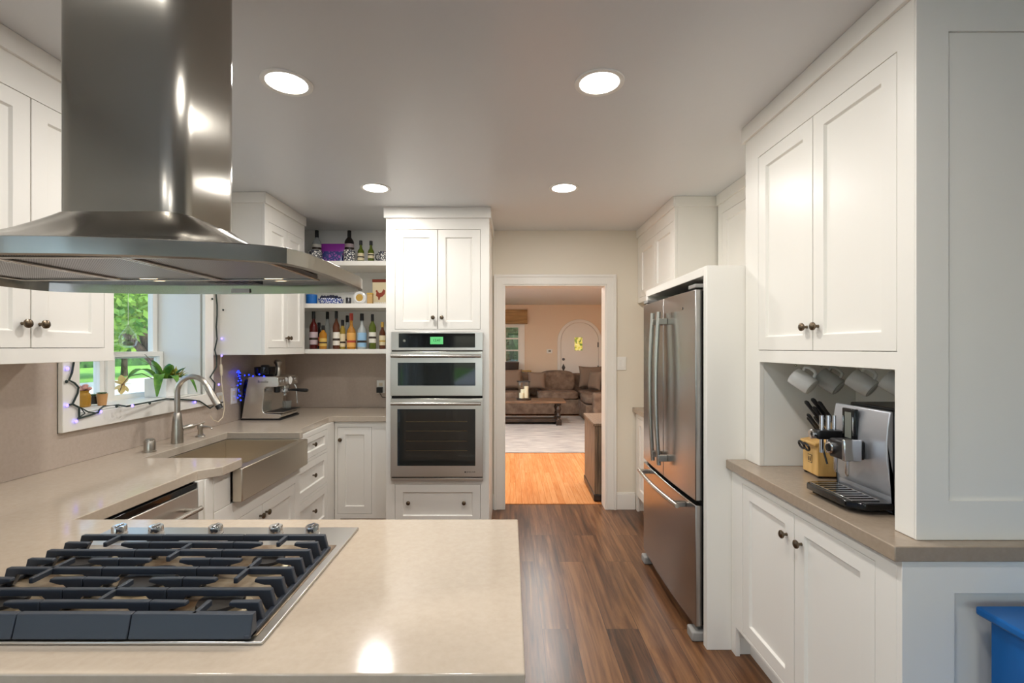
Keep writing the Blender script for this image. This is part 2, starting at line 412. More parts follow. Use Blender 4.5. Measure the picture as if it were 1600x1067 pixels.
# left wall with the deep kitchen window
WY0, WY1, WZ0, WZ1 = 2.185, 3.085, 1.145, 2.12
def wall_yz(name, m, x0, x1, ys, zs, holes, label):
    bm = B(); plate(bm, ys, zs, holes, x0, x1)
    for v in bm.verts: v.co = Vector((v.co.y, v.co.x, v.co.z))
    bmesh.ops.reverse_faces(bm, faces=bm.faces[:])
    return struct(name, bm, m, label, 'wall', smooth=0)
wall_yz('wall_left', 'wall_white', XL-.30, XL, [YF, YL], [0, CEIL], [(WY0, WY1, WZ0, WZ1), (-3.2, -.6, .1, 2.15)], 'kitchen left wall with the deep window over the sink')
bm = B(); plate(bm, [XL-.3, DR+.2], [0, CEIL], [(-1.4, 2.2, .05, 2.25)], YF-.2, YF)
struct('wall_front', bm, 'wall_white', 'white wall of the dining end behind the viewer with glazed doors', 'wall', smooth=0)
# dining windows (behind the viewer): frames with mullions
def win_frame(name, label, a0, a1, z0, z1, nx, nz, plane, fixed, t=.05, d=.06, pane=True):
    bm = B(); w = (a1-a0-t)/nx; h = (z1-z0-t)/nz
    holes = [(a0+t+i*w, a0+i*w+w, z0+t+j*h, z0+j*h+h) for i in range(nx) for j in range(nz)]
    plate(bm, [a0, a1], [z0, z1], holes, fixed, fixed+d)
    if plane == 'x':
        for v in bm.verts: v.co = Vector((v.co.y, v.co.x, v.co.z))
        bmesh.ops.reverse_faces(bm, faces=bm.faces[:])
    o = struct(name, bm, 'trim_white', label, 'window', smooth=0)
    if pane:
        g = B(); c = fixed+d/2
        if plane == 'y': box(g, a0+.01, a1-.01, c-.003, c+.003, z0+.01, z1-.01)
        else: box(g, c-.003, c+.003, a0+.01, a1-.01, z0+.01, z1-.01)
        tag(obj('pane', g, 'window_glass', o, smooth=0), kind='structure')
    return o
win_frame('window_2', 'glazed patio doors behind the viewer', -1.4, 2.2, .05, 2.25, 3, 1, 'y', YF-.12, .07)
win_frame('window_3', 'side window of the dining end', -3.2, -.6, .1, 2.15, 3, 1, 'x', XL-.2, .07)
# living room walls
bm = B(); plate(bm, [-2.12, 3.7], [0, CEIL], [(-1.15, .235, .78, 1.98)], YE, YE+.2)
struct('wall_living_far', bm, 'wall_peach', 'peach far wall of the living room with the arched door', 'wall', smooth=0)
wall_yz('wall_living_left', 'wall_peach', -2.32, -2.12, [YL, YE+.2], [0, CEIL], [(5.4, 9.6, .5, 2.2)], 'peach left wall of the living room')
bm = B(); box(bm, 3.7, 3.9, YL, YE+.2, 0, CEIL)
struct('wall_living_right', bm, 'wall_peach', 'peach right wall of the living room', 'wall', smooth=0)
bm = B(); box(bm, XR+.301, 3.7, YL-.14, YL, 0, CEIL)
struct('wall_living_near', bm, 'wall_peach', 'peach near wall of the living room', 'wall', smooth=0)
win_frame('window_fill', 'unseen side window added to light the living room', 5.4, 9.6, .5, 2.2, 4, 2, 'x', -2.25, .06)  # unseen window, put in to bring light into the living room
w5 = win_frame('window_5', 'white gridded window on the far living room wall', -1.15, .235, .78, 1.98, 4, 4, 'y', YE+.05, .035)
bm = B(); plate(bm, [-1.27, .355], [.66, 2.02], [(-1.15, .235, .78, 1.98)], YE-.02, YE-.001)
tag(obj('casing', bm, 'trim_white', w5, bevel=.003), kind='structure')
# doorway casing and jambs
bm = B()
plate(bm, [DX0-.082, DX1+.082], [0, DZ+.082], [(DX0, DX1, 0, DZ)], YB-.02, YB-.0005)
plate(bm, [DX0-.088, DX1+.088], [0, DZ+.088], [(DX0-.064, DX1+.064, 0, DZ+.064)], YB-.028, YB-.02)
struct('trim_1', bm, 'trim_white', 'white casing around the doorway to the living room', 'trim', bevel=.003)
bm = B(); plate(bm, [DX0, DX1], [0, DZ], [(DX0+.012, DX1-.012, 0, DZ-.012)], YB-.012, YL+.012)
struct('trim_2', bm, 'trim_white', 'white jamb lining of the doorway', 'trim', smooth=0)
bm = B(); box(bm, DX1+.089, 1.12, YB-.016, YB-.0005, 0, .14); box(bm, DX1+.089, 1.12, YB-.010, YB-.0005, .14, .152)
box(bm, -.155, DX0-.089, YB-.016, YB-.0005, 0, .14)
struct('baseboard_back', bm, 'trim_white', 'white baseboard between the doorway and the cabinets', 'baseboard', bevel=.002)
bm = B(); box(bm, DX0+.013, DX1-.013, YL-.01, YL+.035, .0002, .006)
struct('trim_3', bm, 'floor_golden', 'thin golden wood threshold strip in the doorway', 'threshold', smooth=0)
# light switch
t = thing('light_switch', 'white double rocker light switch on the cream wall right of the doorway', 'switch', (.997, YB, 1.307))
bx('wall_plate', 'white_plastic', (-.043, .043, -.007, -.0005, -.06, .06), t, .002)
bx('rocker', 'white_plastic', (-.030, -.004, -.011, -.0075, -.034, .034), t, .001)
bx('rocker', 'white_plastic', (.004, .030, -.011, -.0075, -.034, .034), t, .001)

# ================================================================== KITCHEN WINDOW
XS = XL-.27                               # plane of the sashes
bm = B()
plate(bm, [WY0-.085, WY1+.085], [WZ0-.075, WZ1+.085], [(WY0, WY1, WZ0, WZ1)], 0, .022)
for v in bm.verts: v.co = Vector((XL+.014+v.co.y, v.co.x, v.co.z))
win = struct('window_1', bm, 'trim_white', 'deep white double window over the sink with a view of trees', 'window', bevel=.003)
bm = B(); box(bm, XL-.29, XL+.0135, WY0+.001, WY1-.001, WZ0+.0005, WZ0+.005); tag(obj('sill', bm, 'trim_white', win, bevel=.002), kind='structure')
def sash(y0, y1, z0, z1, x, s=.045):
    bm = B(); plate(bm, [y0, y1], [z0, z1], [(y0+s, y1-s, z0+s, z1-s)], 0, .034)
    for v in bm.verts: v.co = Vector((x+v.co.y, v.co.x, v.co.z))
    bmesh.ops.reverse_faces(bm, faces=bm.faces[:])
    o = tag(obj('sash', bm, 'trim_white', win, bevel=.002), kind='structure')
    g = B(); box(g, x+.014, x+.019, y0+s-.004, y1-s+.004, z0+s-.004, z1-s+.004); tag(obj('pane', g, 'window_glass', o, smooth=0), kind='structure')
ym = 2.655
sash(WY0+.004, ym-.02, WZ0+.001, 1.425, XS, .03); sash(WY0+.004, ym-.02, 1.385, WZ1, XS-.036, .04)
sash(ym+.02, WY1-.004, WZ0+.001, 1.425, XS, .03); sash(ym+.02, WY1-.004, 1.385, WZ1, XS-.036, .04)
bm = B(); box(bm, XS-.03, XS+.05, ym-.02, ym+.02, WZ0, WZ1); tag(obj('mullion', bm, 'trim_white', win, bevel=.002), kind='structure')

# ================================================================== CABINETS
def cabinet(name, label, loc, rz, W, D, z0, z1, opens, crown=0., toe=0., ends=(False, False), extra=None, closed=True):
    """local x along the face, y into the depth, face at y=0"""
    t = thing(name, label, 'cabinet', loc, rz)
    bm = B(); w = .018; zt = z1-.001
    zb = z0+toe
    box(bm, 0, w, .0205, D, z0 if not toe else zb, zt); box(bm, W-w, W, .0205, D, z0 if not toe else zb, zt)
    if closed: box(bm, w, W-w, .0205, D, zb, zb+w)
    box(bm, w, W-w, .0205, D, zt-w, zt); box(bm, w, W-w, D-.012, D, zb+w, zt-w)
    if toe: box(bm, .03, W-.03, .075, .09, z0, zb); box(bm, 0, .03, .021, D, z0, zb); box(bm, W-.03, W, .021, D, z0, zb)
    obj('carcass', bm, 'cabinet_white', t, bevel=.001)
    bm = B()
    holes = [(o['x0'], o['x1'], o['z0'], o['z1']) for o in opens]
    fz = zt
    if toe: holes.append((.045, W-.045, z0, zb))
    plate(bm, [0, W], [z0, fz], holes, 0, .02)
    obj('face_frame', bm, 'cabinet_white', t, bevel=.0012)
    for o in opens:
        g = .0022
        if o['k'] == 'open': continue
        bm = B(); x0, x1, za, zb_ = o['x0']+g, o['x1']-g, o['z0']+g, o['z1']-g
        s = min(o.get('s', .058), (zb_-za)*.3)
        shaker(bm, x0, x1, za, zb_, .0005, .02, s)
        d = obj('door' if o['k'] == 'door' else 'drawer', bm, 'cabinet_white', t, bevel=.0012)
        for kx, kz in o.get('knobs', []):
            obj('knob', knob_bm(kx, kz, .0), 'bronze_knob', d)
    if crown:
        bm = B(); c = crown; oh = .014
        x0 = -oh if ends[0] else 0; x1 = W+oh if ends[1] else W
        box(bm, x0, x1, -oh, -.0002, zt-c, zt)
        if ends[0]: box(bm, -oh, -.0002, -.0002, D, zt-c, zt)
        if ends[1]: box(bm, W+.0002, W+oh, -.0002, D, zt-c, zt)
        obj('crown_molding', bm, 'cabinet_white', t, bevel=.002)
    if extra: extra(t)
    return t
def O(x0, x1, z0, z1, k='door', knobs=(), s=.058): return dict(x0=x0, x1=x1, z0=z0, z1=z1, k=k, knobs=knobs, s=s)
RL, RR = PI/2, -PI/2      # facing +X (left run), facing -X (right run)
CT, CB = .915, .873       # countertop top and underside

# ---- right: base cabinet under the coffee niche (face X = 1.06, y 2.27 .. 1.30)
def base_end(t):
    bm = B(); plate(bm, [0, .60], [0, CB-.002], [(.142, .60, .06, .785)], -.0, .018)
    for v in bm.verts: v.co = Vector((.9883-v.co.y, v.co.x, v.co.z))
    bmesh.ops.recalc_face_normals(bm, faces=bm.faces[:])
    obj('end_panel', bm, 'cabinet_white', t, bevel=.001)
cabinet('base_cabinet', 'white two-door base cabinet below the coffee machine counter', (1.06, 2.269, 0), RR, .97, .60, 0, CB-.001,
        [O(.108, .501, .15, .83, 'door', [(.455, .735)]), O(.501, .894, .15, .83, 'door', [(.547, .735)])], toe=.137, extra=base_end)
bm = B(); box(bm, 1.034, XR-.002, 1.273, 2.269, CB, CT)
tag(obj('countertop', bm, 'quartz_taupe', bevel=.003), 'taupe quartz counter under the coffee machine and knife block', 'countertop')
# ---- right: tall upper unit with the niche, standing on the counter
def hutch_extra(t):
    W = .948
    bm = B()
    box(bm, .13, W-.068, .0205, .445, 1.387, 1.405)           # niche ceiling
    box(bm, .112, .129, .0205, .445, CT+.001, 1.387)        # niche side, far
    box(bm, W-.068, W-.051, .0205, .445, CT+.001, 1.387)    # niche side, near
    box(bm, .129, W-.068, .433, .445, CT+.001, 1.387)         # niche back
    obj('niche_lining', bm, 'wall_white', t, bevel=.001)
    bm = B(); plate(bm, [0, .55], [CT+.001, CEIL-.076], [(.09, .55, 1.025, 2.328)], 0, .006)
    for v in bm.verts: v.co = Vector((W+.0065-v.co.y, v.co.x, v.co.z))
    bmesh.ops.recalc_face_normals(bm, faces=bm.faces[:])
    obj('end_panel', bm, 'cabinet_white', t, bevel=.0008)
cabinet('hutch_cabinet', 'tall white two-door upper cabinet with an open coffee niche', (1.127, 2.268, 0), RR, .948, .55, CT+.001, CEIL,
        [O(.116, .503, 1.437, 2.313, 'door', [(.470, 1.528)]), O(.503, .888, 1.437, 2.313, 'door', [(.536, 1.528)]),
         O(.130, .880, CT+.001, 1.385, 'open')], crown=.072, ends=(True, True), extra=hutch_extra, closed=False)
# ---- fridge surround: near panel, header shelf, far panel
t = thing('refrigerator_surround', 'white panels and header shelf boxing in the refrigerator', 'cabinet panel', (0, 0, 0))
bx('side_panel', 'cabinet_white', (.943, XR-.002, 2.271, 2.311, 0, 1.844), t, .002)
bx('side_panel', 'cabinet_white', (.943, XR-.002, 3.252, 3.285, 0, 1.80), t, .002)
bx('header_shelf', 'cabinet_white', (.943, XR-.002, 2.3112, 3.288, 1.80, 1.844), t, .002)
# recessed cabinet above the refrigerator
cabinet('over_fridge_cabinet', 'white recessed cabinet above the refrigerator', (1.436, 3.270, 0), RR, .98, .24, 1.846, CEIL,
        [O(.06, .50, 1.90, 2.36, 'door'), O(.50, .93, 1.90, 2.36, 'door')], crown=.072)
# far upper cabinet
cabinet('upper_cabinet', 'white upper cabinet past the refrigerator by the doorway wall', (1.145, YB-.002, 0), RR, .955, .53, 1.846, CEIL,
        [O(.07, .49, 1.89, 2.34, 'door'), O(.49, .92, 1.89, 2.34, 'door')], crown=.072, ends=(False, True))
# far base cabinet with its counter
cabinet('base_cabinet', 'white base cabinet between the refrigerator and the doorway wall', (1.125, YB-.018, 0), RR, .935, .55, 0, CB-.001,
        [O(.05, .46, .15, .83, 'door', [(.42, .735)]), O(.46, .88, .15, .83, 'door', [(.50, .735)])], toe=.137)
bm = B(); box(bm, 1.097, XR-.002, 3.287, YB-.001, CB, CT)
tag(obj('countertop', bm, 'quartz_taupe', bevel=.003), 'short taupe counter between the refrigerator and the doorway wall', 'countertop')

# ---- left run: uppers
cabinet('upper_cabinet', 'white upper cabinet left of the sink window, behind the hood', (-1.66, 1.335, 0), RL, .65, .355, 1.395, CEIL,
        [O(.03, .3065, 1.447, 2.316, 'door', [(.276, 1.532)]), O(.3065, .605, 1.447, 2.316, 'door', [(.337, 1.532)])], crown=.072, ends=(False, True))
cabinet('upper_cabinet', 'white upper cabinet above the espresso machine', (-1.66, 3.205, 0), RL, .622, .355, 1.40, CEIL,
        [O(.05, .322, 1.447, 2.316, 'door', [(.300, 1.52)], .05), O(.322, .585, 1.447, 2.316, 'door', [(.344, 1.52)], .05)], crown=.072, ends=(True, False))
# open shelves between that cabinet and the oven tower
t = thing('open_shelves', 'white open wall shelves beside the oven tower holding bottles', 'shelf', (0, 0, 0))
SX0, SX1, SY = -1.66, -.946, 3.85
bx('back_panel', 'wall_white', (XL+.002, SX1, YB-.012, YB-.001, 1.40, CEIL-.001), t)
for z in (1.40, 1.772, 2.118): bx('shelf_board', 'cabinet_white', (XL+.002, SX1, SY, YB-.0125, z, z+.037), t, .002)

# ---- oven tower
OY = 3.545
cabinet('oven_cabinet', 'tall white cabinet tower around the double wall oven', (-.929, OY, 0), 0, .772, YB-OY-.002, 0, CEIL,
        [O(.066, .3865, 1.586, 2.335, 'door', [(.354, 1.674)]), O(.3865, .707, 1.586, 2.335, 'door', [(.420, 1.674)]),
         O(.043, .722, .468, 1.562, 'open'), O(.066, .707, .13, .427, 'drawer', [(.170, .292), (.585, .292)])],
        crown=.082, ends=(True, True))
# ---- left run: base units (face X = -1.375)
cabinet('sink_cabinet', 'white two-door base cabinet under the apron sink', (-1.332, 2.135, 0), RL, .862, .60, 0, .705,
        [O(.03, .415, .15, .61, 'door', [(.385, .555)]), O(.415, .80, .15, .61, 'door', [(.447, .555)])], toe=.11)
bx_ = B(); box(bx_, -1.99, -1.345, 2.046, 2.132, 0, CB-.001); box(bx_, -1.3449, -1.335, 2.075, 2.130, .0, CB-.001); box(bx_, -1.80, -1.333, 2.1321, 2.258, .7065, CB-.001)
tag(obj('filler_panel', bx_, 'cabinet_white', bevel=.002), 'white filler post between dishwasher and sink', 'cabinet panel')
cabinet('drawer_cabinet', 'white three-drawer base cabinet right of the sink', (-1.375, 3.002, 0), RL, .706, .60, 0, CB-.001,
        [O(.05, .56, .69, .84, 'drawer', [(.30, .775)], .04), O(.05, .56, .44, .67, 'drawer', [(.30, .56)], .05), O(.05, .56, .15, .42, 'drawer', [(.30, .31)], .05)], toe=.11)
cabinet('base_cabinet', 'white single-door base cabinet left of the oven tower', (-1.374, 3.71, 0), 0, .443, .50, 0, CB-.001,
        [O(-.0+.022, .290, .146, .828, 'door', [(.048, .73)])], toe=.11)
# peninsula body
t = thing('peninsula_cabinet', 'white cabinet body of the cooktop peninsula', 'cabinet', (0, 0, 0))
bx('carcass', 'cabinet_white', (-1.30, -.05, 1.02, 1.44, 0, CB-.001), t, .002)
bm = B(); 
for k in range(2): shaker(bm, -1.29+k*.62, -.68+k*.62, .12, .84, 0, .018)
for v in bm.verts: v.co = Vector((v.co.x, 1.4585-v.co.y, v.co.z))
bmesh.ops.reverse_faces(bm, faces=bm.faces[:])
obj('door_panel', bm, 'cabinet_white', t, bevel=.001)
# ---- one continuous worktop: peninsula, sink run, back run
CXF = -1.36
pts = [(XL+.002, .776), (.025, .776), (.025, 1.477), (CXF, 1.477), (CXF, 2.06), (-1.292, 2.13), (-1.292, 2.272), (-1.30, 2.298), (-1.785, 2.300),
       (-1.785, 2.985), (-1.325, 2.985), (-1.322, 3.02), (-1.385, 3.13), (-1.40, 3.655), (-1.37, 3.685), (-.932, 3.685), (-.932, YB-.002), (XL+.002, YB-.002)]
bm = B(); prism(bm, pts, CB, CT)
tag(obj('countertop', bm, 'quartz_lit', bevel=.003), 'long quartz worktop in a painted lit tone with cooktop peninsula and sink run', 'countertop')
# backsplash slabs
bm = B(); plate(bm, [.776, YB-.003], [CT+.001, 1.394], [(WY0-.087, WY1+.087, WZ0-.077, 1.394)], 0, .012)
for v in bm.verts: v.co = Vector((XL+.0125-v.co.y, v.co.x, v.co.z))
bmesh.ops.recalc_face_normals(bm, faces=bm.faces[:])
tag(obj('backsplash', bm, 'quartz_splash', smooth=0), 'taupe stone backsplash slab below and beside the sink window', 'backsplash')
bm = B(); box(bm, XL+.013, -.932, YB-.0135, YB-.002, CT+.001, 1.399)
tag(obj('backsplash', bm, 'quartz_splash', smooth=0), 'taupe stone backsplash slab under the open shelves', 'backsplash')

# ================================================================== SINK, TAP, DISHWASHER
t = thing('apron_sink', 'stainless steel apron-front farmhouse sink', 'sink', (0, 0, 0))
bm = B(); y0, y1, zt, x0, x1 = 2.262, 2.998, .8725, -1.80, -1.28; w = .048
# basin with walls
box(bm, x1-w, x1, y0, y1, .712, zt)
obj('apron', bm, 'steel_sink', t, bevel=.004)
bm = B(); zb = .73
box(bm, x0, x1-w-.0005, y0+.02, y0+.036, zb, zt-.0); box(bm, x0, x1-w-.0005, y1-.026, y1-.010, zb, zt)
box(bm, x0, x0+.016, y0+.036, y1-.026, zb, zt); box(bm, x0, x1-w-.0005, y0+.02, y1-.01, zb-.014, zb)
obj('basin', bm, 'steel_sink', t, bevel=.002)
bm = B(); lathe(bm, [(.045, 0), (.045, .003), (.03, .003), (.028, .001), (.0, .001)], (-1.62, 2.63, zb), 24)
obj('drain', bm, 'chrome', t)
t = thing('kitchen_faucet', 'brushed nickel gooseneck pull-down faucet behind the sink', 'faucet', (-1.867, 2.657, CT+.0008))
bm = B(); lathe(bm, [(.030, 0), (.030, .008), (.029, .05), (.024, .12), (.0185, .165), (.0155, .17)], (0, 0, 0), 28)
obj('body', bm, 'nickel_brushed', t)
bm = B(); arc = [(0, 0, .165), (0, 0, .285)]
R_ = .086
for k in range(0, 15): a = PI*k/14*.86; arc.append((R_-R_*math.cos(a), 0, .285+R_*math.sin(a)))
obj('neck', (tube(bm, arc, .0145, 16), bm)[1], 'nickel_brushed', t)
ex, ez = arc[-1][0], arc[-1][2]; dx, dz = arc[-1][0]-arc[-2][0], arc[-1][2]-arc[-2][2]; l = math.hypot(dx, dz); dx, dz = dx/l, dz/l
bm = B(); tube(bm, [(ex+dx*s, 0, ez+dz*s) for s in (-.004, .0, .06, .115, .128)], [.0150, .0165, .0185, .0195, .018], 18)
sp_ = obj('spray_head', bm, 'nickel_brushed', t)
bm = B(); tube(bm, [(ex+dx*s, 0, ez+dz*s) for s in (.1285, .150)], [.0175, .0165], 18); obj('nozzle', bm, 'black_plastic', sp_)
bm = B(); tube(bm, [(.012, .022, .075), (.030, .055, .080), (.040, .078, .082)], [.013, .017, .013], 14); tube(bm, [(.04, .078, .082), (.058, .145, .092)], [.006, .005], 10)
obj('lever', bm, 'nickel_brushed', t)
t = thing('air_switch', 'short brushed nickel air switch button left of the faucet', 'switch', (-1.85, 2.43, CT+.0008))
bm = B(); lathe(bm, [(.029, 0), (.029, .006), (.026, .008), (.0255, .055), (.0235, .058), (.022, .0585)], seg=28); obj('collar', bm, 'nickel_brushed', t)
bm = B(); lathe(bm, [(.021, .0586), (.021, .064), (.018, .066)], seg=24); obj('button', bm, 'nickel_brushed', t)
t = thing('soap_dispenser', 'brushed nickel soap dispenser pump right of the faucet', 'soap dispenser', (-1.864, 2.85, CT+.0008))
bm = B(); lathe(bm, [(.026, 0), (.024, .006), (.015, .012), (.013, .04), (.017, .048), (.017, .066), (.012, .074), (.004, .078)], seg=20); obj('pump', bm, 'nickel_brushed', t)
bm = B(); tube(bm, [(.0, 0, .058), (.04, -.004, .060), (.066, -.006, .055), (.074, -.006, .044)], [.007, .006, .005, .0045], 10); obj('spout', bm, 'nickel_brushed', t)
t = thing('dishwasher', 'stainless steel dishwasher under the counter left of the sink', 'dishwasher', (-1.345, 1.482, 0), RL)
bx('tub', 'steel_dark', (.002, .558, .03, .58, .10, CB-.003), t)
bx('door_panel', 'steel_horizontal', (0, .56, 0, .028, .12, .845), t, .004)
bx('control_strip', 'black_gloss', (0, .56, .004, .028, .8465, CB-.004), t, .002)
bm = B(); tube(bm, [(.05, -.045, .775), (.51, -.045, .775)], .011, 14); 
for x in (.08, .48): tube(bm, [(x, -.045, .775), (x, -.0005, .775)], .008, 10)
obj('handle', bm, 'steel', t)
bx('toe_kick', 'black_plastic', (.005, .555, .06, .07, 0, .118), t)

# ================================================================== COOKTOP
t = thing('gas_cooktop', 'stainless five-burner gas cooktop with black cast iron grates', 'cooktop', (0, 0, CT+.0008))
KX0, KX1, KY0, KY1 = -1.165, -.445, .850, 1.394
bm = B(); box(bm, KX0, KX1, KY0, KY1, 0, .006); obj('steel_rim', bm, 'steel_horizontal', t, bevel=.002)
bm = B(); box(bm, KX0+.018, KX1-.018, KY0+.016, 1.262, .0061, .0085); obj('burner_pan', bm, 'cooktop_pan', t, bevel=.001)
burn = [(-.578, 1.135, .036), (-.578, .948, .044), (-1.008, 1.135, .044), (-1.008, .948, .036), (-.792, 1.042, .056)]
for x, y, r in burn:
    bm = B(); lathe(bm, [(r+.014, .0086), (r+.012, .014), (r, .016), (r*.98, .024)], (x, y, 0), 28); b = obj('burner', bm, 'burner_ring', t)
    bm = B(); lathe(bm, [(r*.98, .0241), (r, .026), (r*.96, .031), (r*.4, .033), (.001, .033)], (x, y, 0), 28); obj('burner_cap', bm, 'burner_cap', b)
rows = [.862+.0455*k for k in range(9)]
ZG = .050
def bar_x(bm, xa, xb, y, w=.0058, h=.014, enda='', endb='', top=ZG):
    """bar along x; an end is '' (free tip), 'slope' (outer foot) or 'leg' (straight leg at the joint of two grates)"""
    zt, zb, z_f = top, top-h, .0095
    prof = []
    if enda == 'slope': prof += [(xa+.036, zb), (xa+.022, z_f), (xa+.002, z_f), (xa+.012, zt)]
    elif enda == 'leg': prof += [(xa+.040, zb), (xa+.018, z_f+.006), (xa+.016, z_f), (xa, z_f), (xa, zt)]
    else: prof += [(xa+.022, zb), (xa, zt-.008), (xa+.002, zt-.001)]
    if endb == 'slope': prof += [(xb-.012, zt), (xb-.002, z_f), (xb-.022, z_f), (xb-.036, zb)]
    elif endb == 'leg': prof += [(xb, zt), (xb, z_f), (xb-.016, z_f), (xb-.018, z_f+.006), (xb-.040, zb)]
    else: prof += [(xb-.002, zt-.001), (xb, zt-.008), (xb-.022, zb)]
    prism_axis(bm, prof, y-w, y+w, 'y')
def bar_y(bm, x, ya, yb, w=.0045, h=.012, top=ZG): box(bm, x-w, x+w, ya, yb, top-h, top)
GX = [-1.118, -.8965, -.688, -.466]
for g in range(3):
    a, b = GX[g]+.0009, GX[g+1]-.0009; c = (a+b)/2
    bm = B()
    # heavy near bar with sloped face
    prism_axis(bm, [(rows[0]-.012, .0095), (rows[0]+.012, .0095), (rows[0]+.010, ZG), (rows[0]-.002, ZG)], a, b, 'x')
    ea, eb = 'slope' if g == 0 else 'leg', 'slope' if g == 2 else 'leg'
    for k in (2, 4, 6, 8): bar_x(bm, a, b, rows[k], enda=ea, endb=eb)
    fl = .070
    for k in (1, 3, 5, 7):
        if g == 1 and k in (1, 7): bar_x(bm, a, b, rows[k], enda=ea, endb=eb); continue
        bar_x(bm, a, a+fl, rows[k], enda=ea); bar_x(bm, b-fl, b, rows[k], endb=eb)
    if g != 1:
        bar_y(bm, c, rows[0], rows[1]+.004); bar_y(bm, c, rows[3]-.004, rows[5]+.004); bar_y(bm, c, rows[7]-.004, rows[8])
    else:
        bar_y(bm, c, rows[1], rows[3]-.006); bar_y(bm, c, rows[5]+.006, rows[7])
    # low side rails
    if g == 0: box(bm, a, a+.012, rows[0]-.012, rows[8]+.008, .0095, .017)
    if g == 2: box(bm, b-.012, b, rows[0]-.012, rows[8]+.008, .0095, .017)
    obj('grate', bm, 'cast_iron', t, bevel=.0018)
for x in (-1.104, -1.0, -.832, -.662, -.559):
    bm = B(); lathe(bm, [(.020, .0062), (.020, .009), (.0185, .0095), (.0180, .030), (.0165, .032), (.001, .0322)], (x, 1.338, 0), 24); k = obj('control_knob', bm, 'chrome', t)
    bx('grip', 'chrome', (x-.004, x+.004, 1.338-.014, 1.338+.014, .0323, .035), k, .0015)

# ================================================================== RANGE HOOD
HXC, HYC = -.84, 1.10
half = [(0, .780), (.10, .784), (.20, .797), (.30, .820), (.38, .850), (.425, .875), (.4425, .925), (.448, 1.0), (.45, 1.08), (.45, 1.16), (.448, 1.25), (.436, 1.30), (.40, 1.325), (.30, 1.350), (.20, 1.365), (.10, 1.374), (0, 1.377)]
outl = [(HXC+x, y) for x, y in half]+[(HXC-x, y) for x, y in half[-2:0:-1]]
def radial(poly, n=144, off=0.):
    out = []
    for k in range(n):
        a = 2*PI*k/n; d = Vector((math.cos(a), math.sin(a))); best = None
        for i in range(len(poly)):
            p, q = Vector(poly[i])-Vector((HXC, HYC)), Vector(poly[(i+1) % len(poly)])-Vector((HXC, HYC))
            e = q-p; den = d.x*e.y-d.y*e.x
            if abs(den) < 1e-12: continue
            s = (p.x*e.y-p.y*e.x)/den; u = (p.x*d.y-p.y*d.x)/den
            if s > 0 and -1e-9 <= u <= 1+1e-9: best = s if best is None else min(best, s)
        out.append(Vector((HXC, HYC))+d*(best-off))
    return out
def rrect(hx, hy, r, cy, n=8):
    pts = []
    for sx_, sy_, a0 in ((1, 1, 0), (-1, 1, PI/2), (-1, -1, PI), (1, -1, 1.5*PI)):
        for k in range(n+1):
            a = a0+PI/2*k/n; pts.append((HXC+sx_*(hx-r)+r*math.cos(a), cy+sy_*(hy-r)+r*math.sin(a)))
    return pts
ch = rrect(.138, .112, .045, 1.117)
t = thing('range_hood', 'large stainless steel island range hood hanging over the cooktop', 'range hood', (0, 0, 0))
ZB, ZR, ZC = 1.604, 1.636, 1.738
R0 = radial(outl); Ri = radial(outl, off=.010); RC = radial(rrect(.142, .116, .045, 1.117))
bm = B(); rings = []
def ring(pts, z): return [bm.verts.new((p.x, p.y, z)) for p in pts]
Rin = radial(outl, off=.013)
rings.append(ring(Rin, 1.628)); rings.append(ring(Ri, ZB)); rings.append(ring(R0, ZB+.002)); rings.append(ring(R0, ZR-.002)); rings.append(ring(radial(outl, off=.003), ZR))
for s in (.2, .4, .6, .75, .88, .96, 1.0):
    rings.append(ring([R0[k].lerp(RC[k], s) for k in range(144)], ZR+(ZC-ZR)*(.25*s+.75*s**2.2)))
for i in range(len(rings)-1):
    for k in range(144): bm.faces.new((rings[i][k], rings[i][(k+1) % 144], rings[i+1][(k+1) % 144], rings[i+1][k]))
bm.faces.new(rings[0][::-1]); bm.faces.new(rings[-1])
bmesh.ops.recalc_face_normals(bm, faces=bm.faces[:])
obj('canopy', bm, 'steel_hood', t, smooth=28)
bm = B(); prism(bm, ch, ZC-.001, CEIL-.001); obj('chimney', bm, 'steel_hood', t, smooth=50)
for k in range(3):
    x0 = -1.205+k*.245
    bm = B(); box(bm, x0+.003, x0+.242, .875, 1.165, 1.619, 1.6275); f = obj('grease_filter', bm, 'filter_mesh', t, bevel=.001)
    bm = B(); plate(bm, [x0+.001, x0+.244], [.868, 1.172], [(x0+.010, x0+.235, .877, 1.163)], 0, .004)
    for v in bm.verts: v.co = Vector((v.co.x, v.co.z, 1.6146+v.co.y))
    bmesh.ops.recalc_face_normals(bm, faces=bm.faces[:]); obj('filter_frame', bm, 'steel', f, bevel=.001)
bm = B(); box(bm, -.78, -.655, 1.190, 1.255, 1.6172, 1.6278); c = obj('control_panel', bm, 'black_plastic', t)
for k in range(5): bx('button', 'steel_dark', (-.768+k*.022, -.754+k*.022, 1.205, 1.240, 1.6158, 1.6171), c)
for x in (-1.08, -.914, -.598):
    if x < -1: continue
    bm = B(); lathe(bm, [(.036, 1.6277), (.036, 1.6245), (.028, 1.6235), (.028, 1.6277)], (x, 1.212, 0), 24, close=False); l = obj('lamp_ring', bm, 'chrome', t)
    bm = B(); lathe(bm, [(.027, 1.6275), (.027, 1.6250), (.001, 1.6245)], (x, 1.212, 0), 24); obj('lamp_lens', bm, 'hood_lens', l)
    ld = bpy.data.lights.new('hood_lamp', 'SPOT'); ld.energy = 5; ld.spot_size = 2.2; ld.spot_blend = .5; ld.color = (1, .82, .6); ld.shadow_soft_size = .025
    lo = bpy.data.objects.new('hood_lamp', ld); COL.objects.link(lo); lo.location = (x, 1.212, 1.618); lo.parent = t
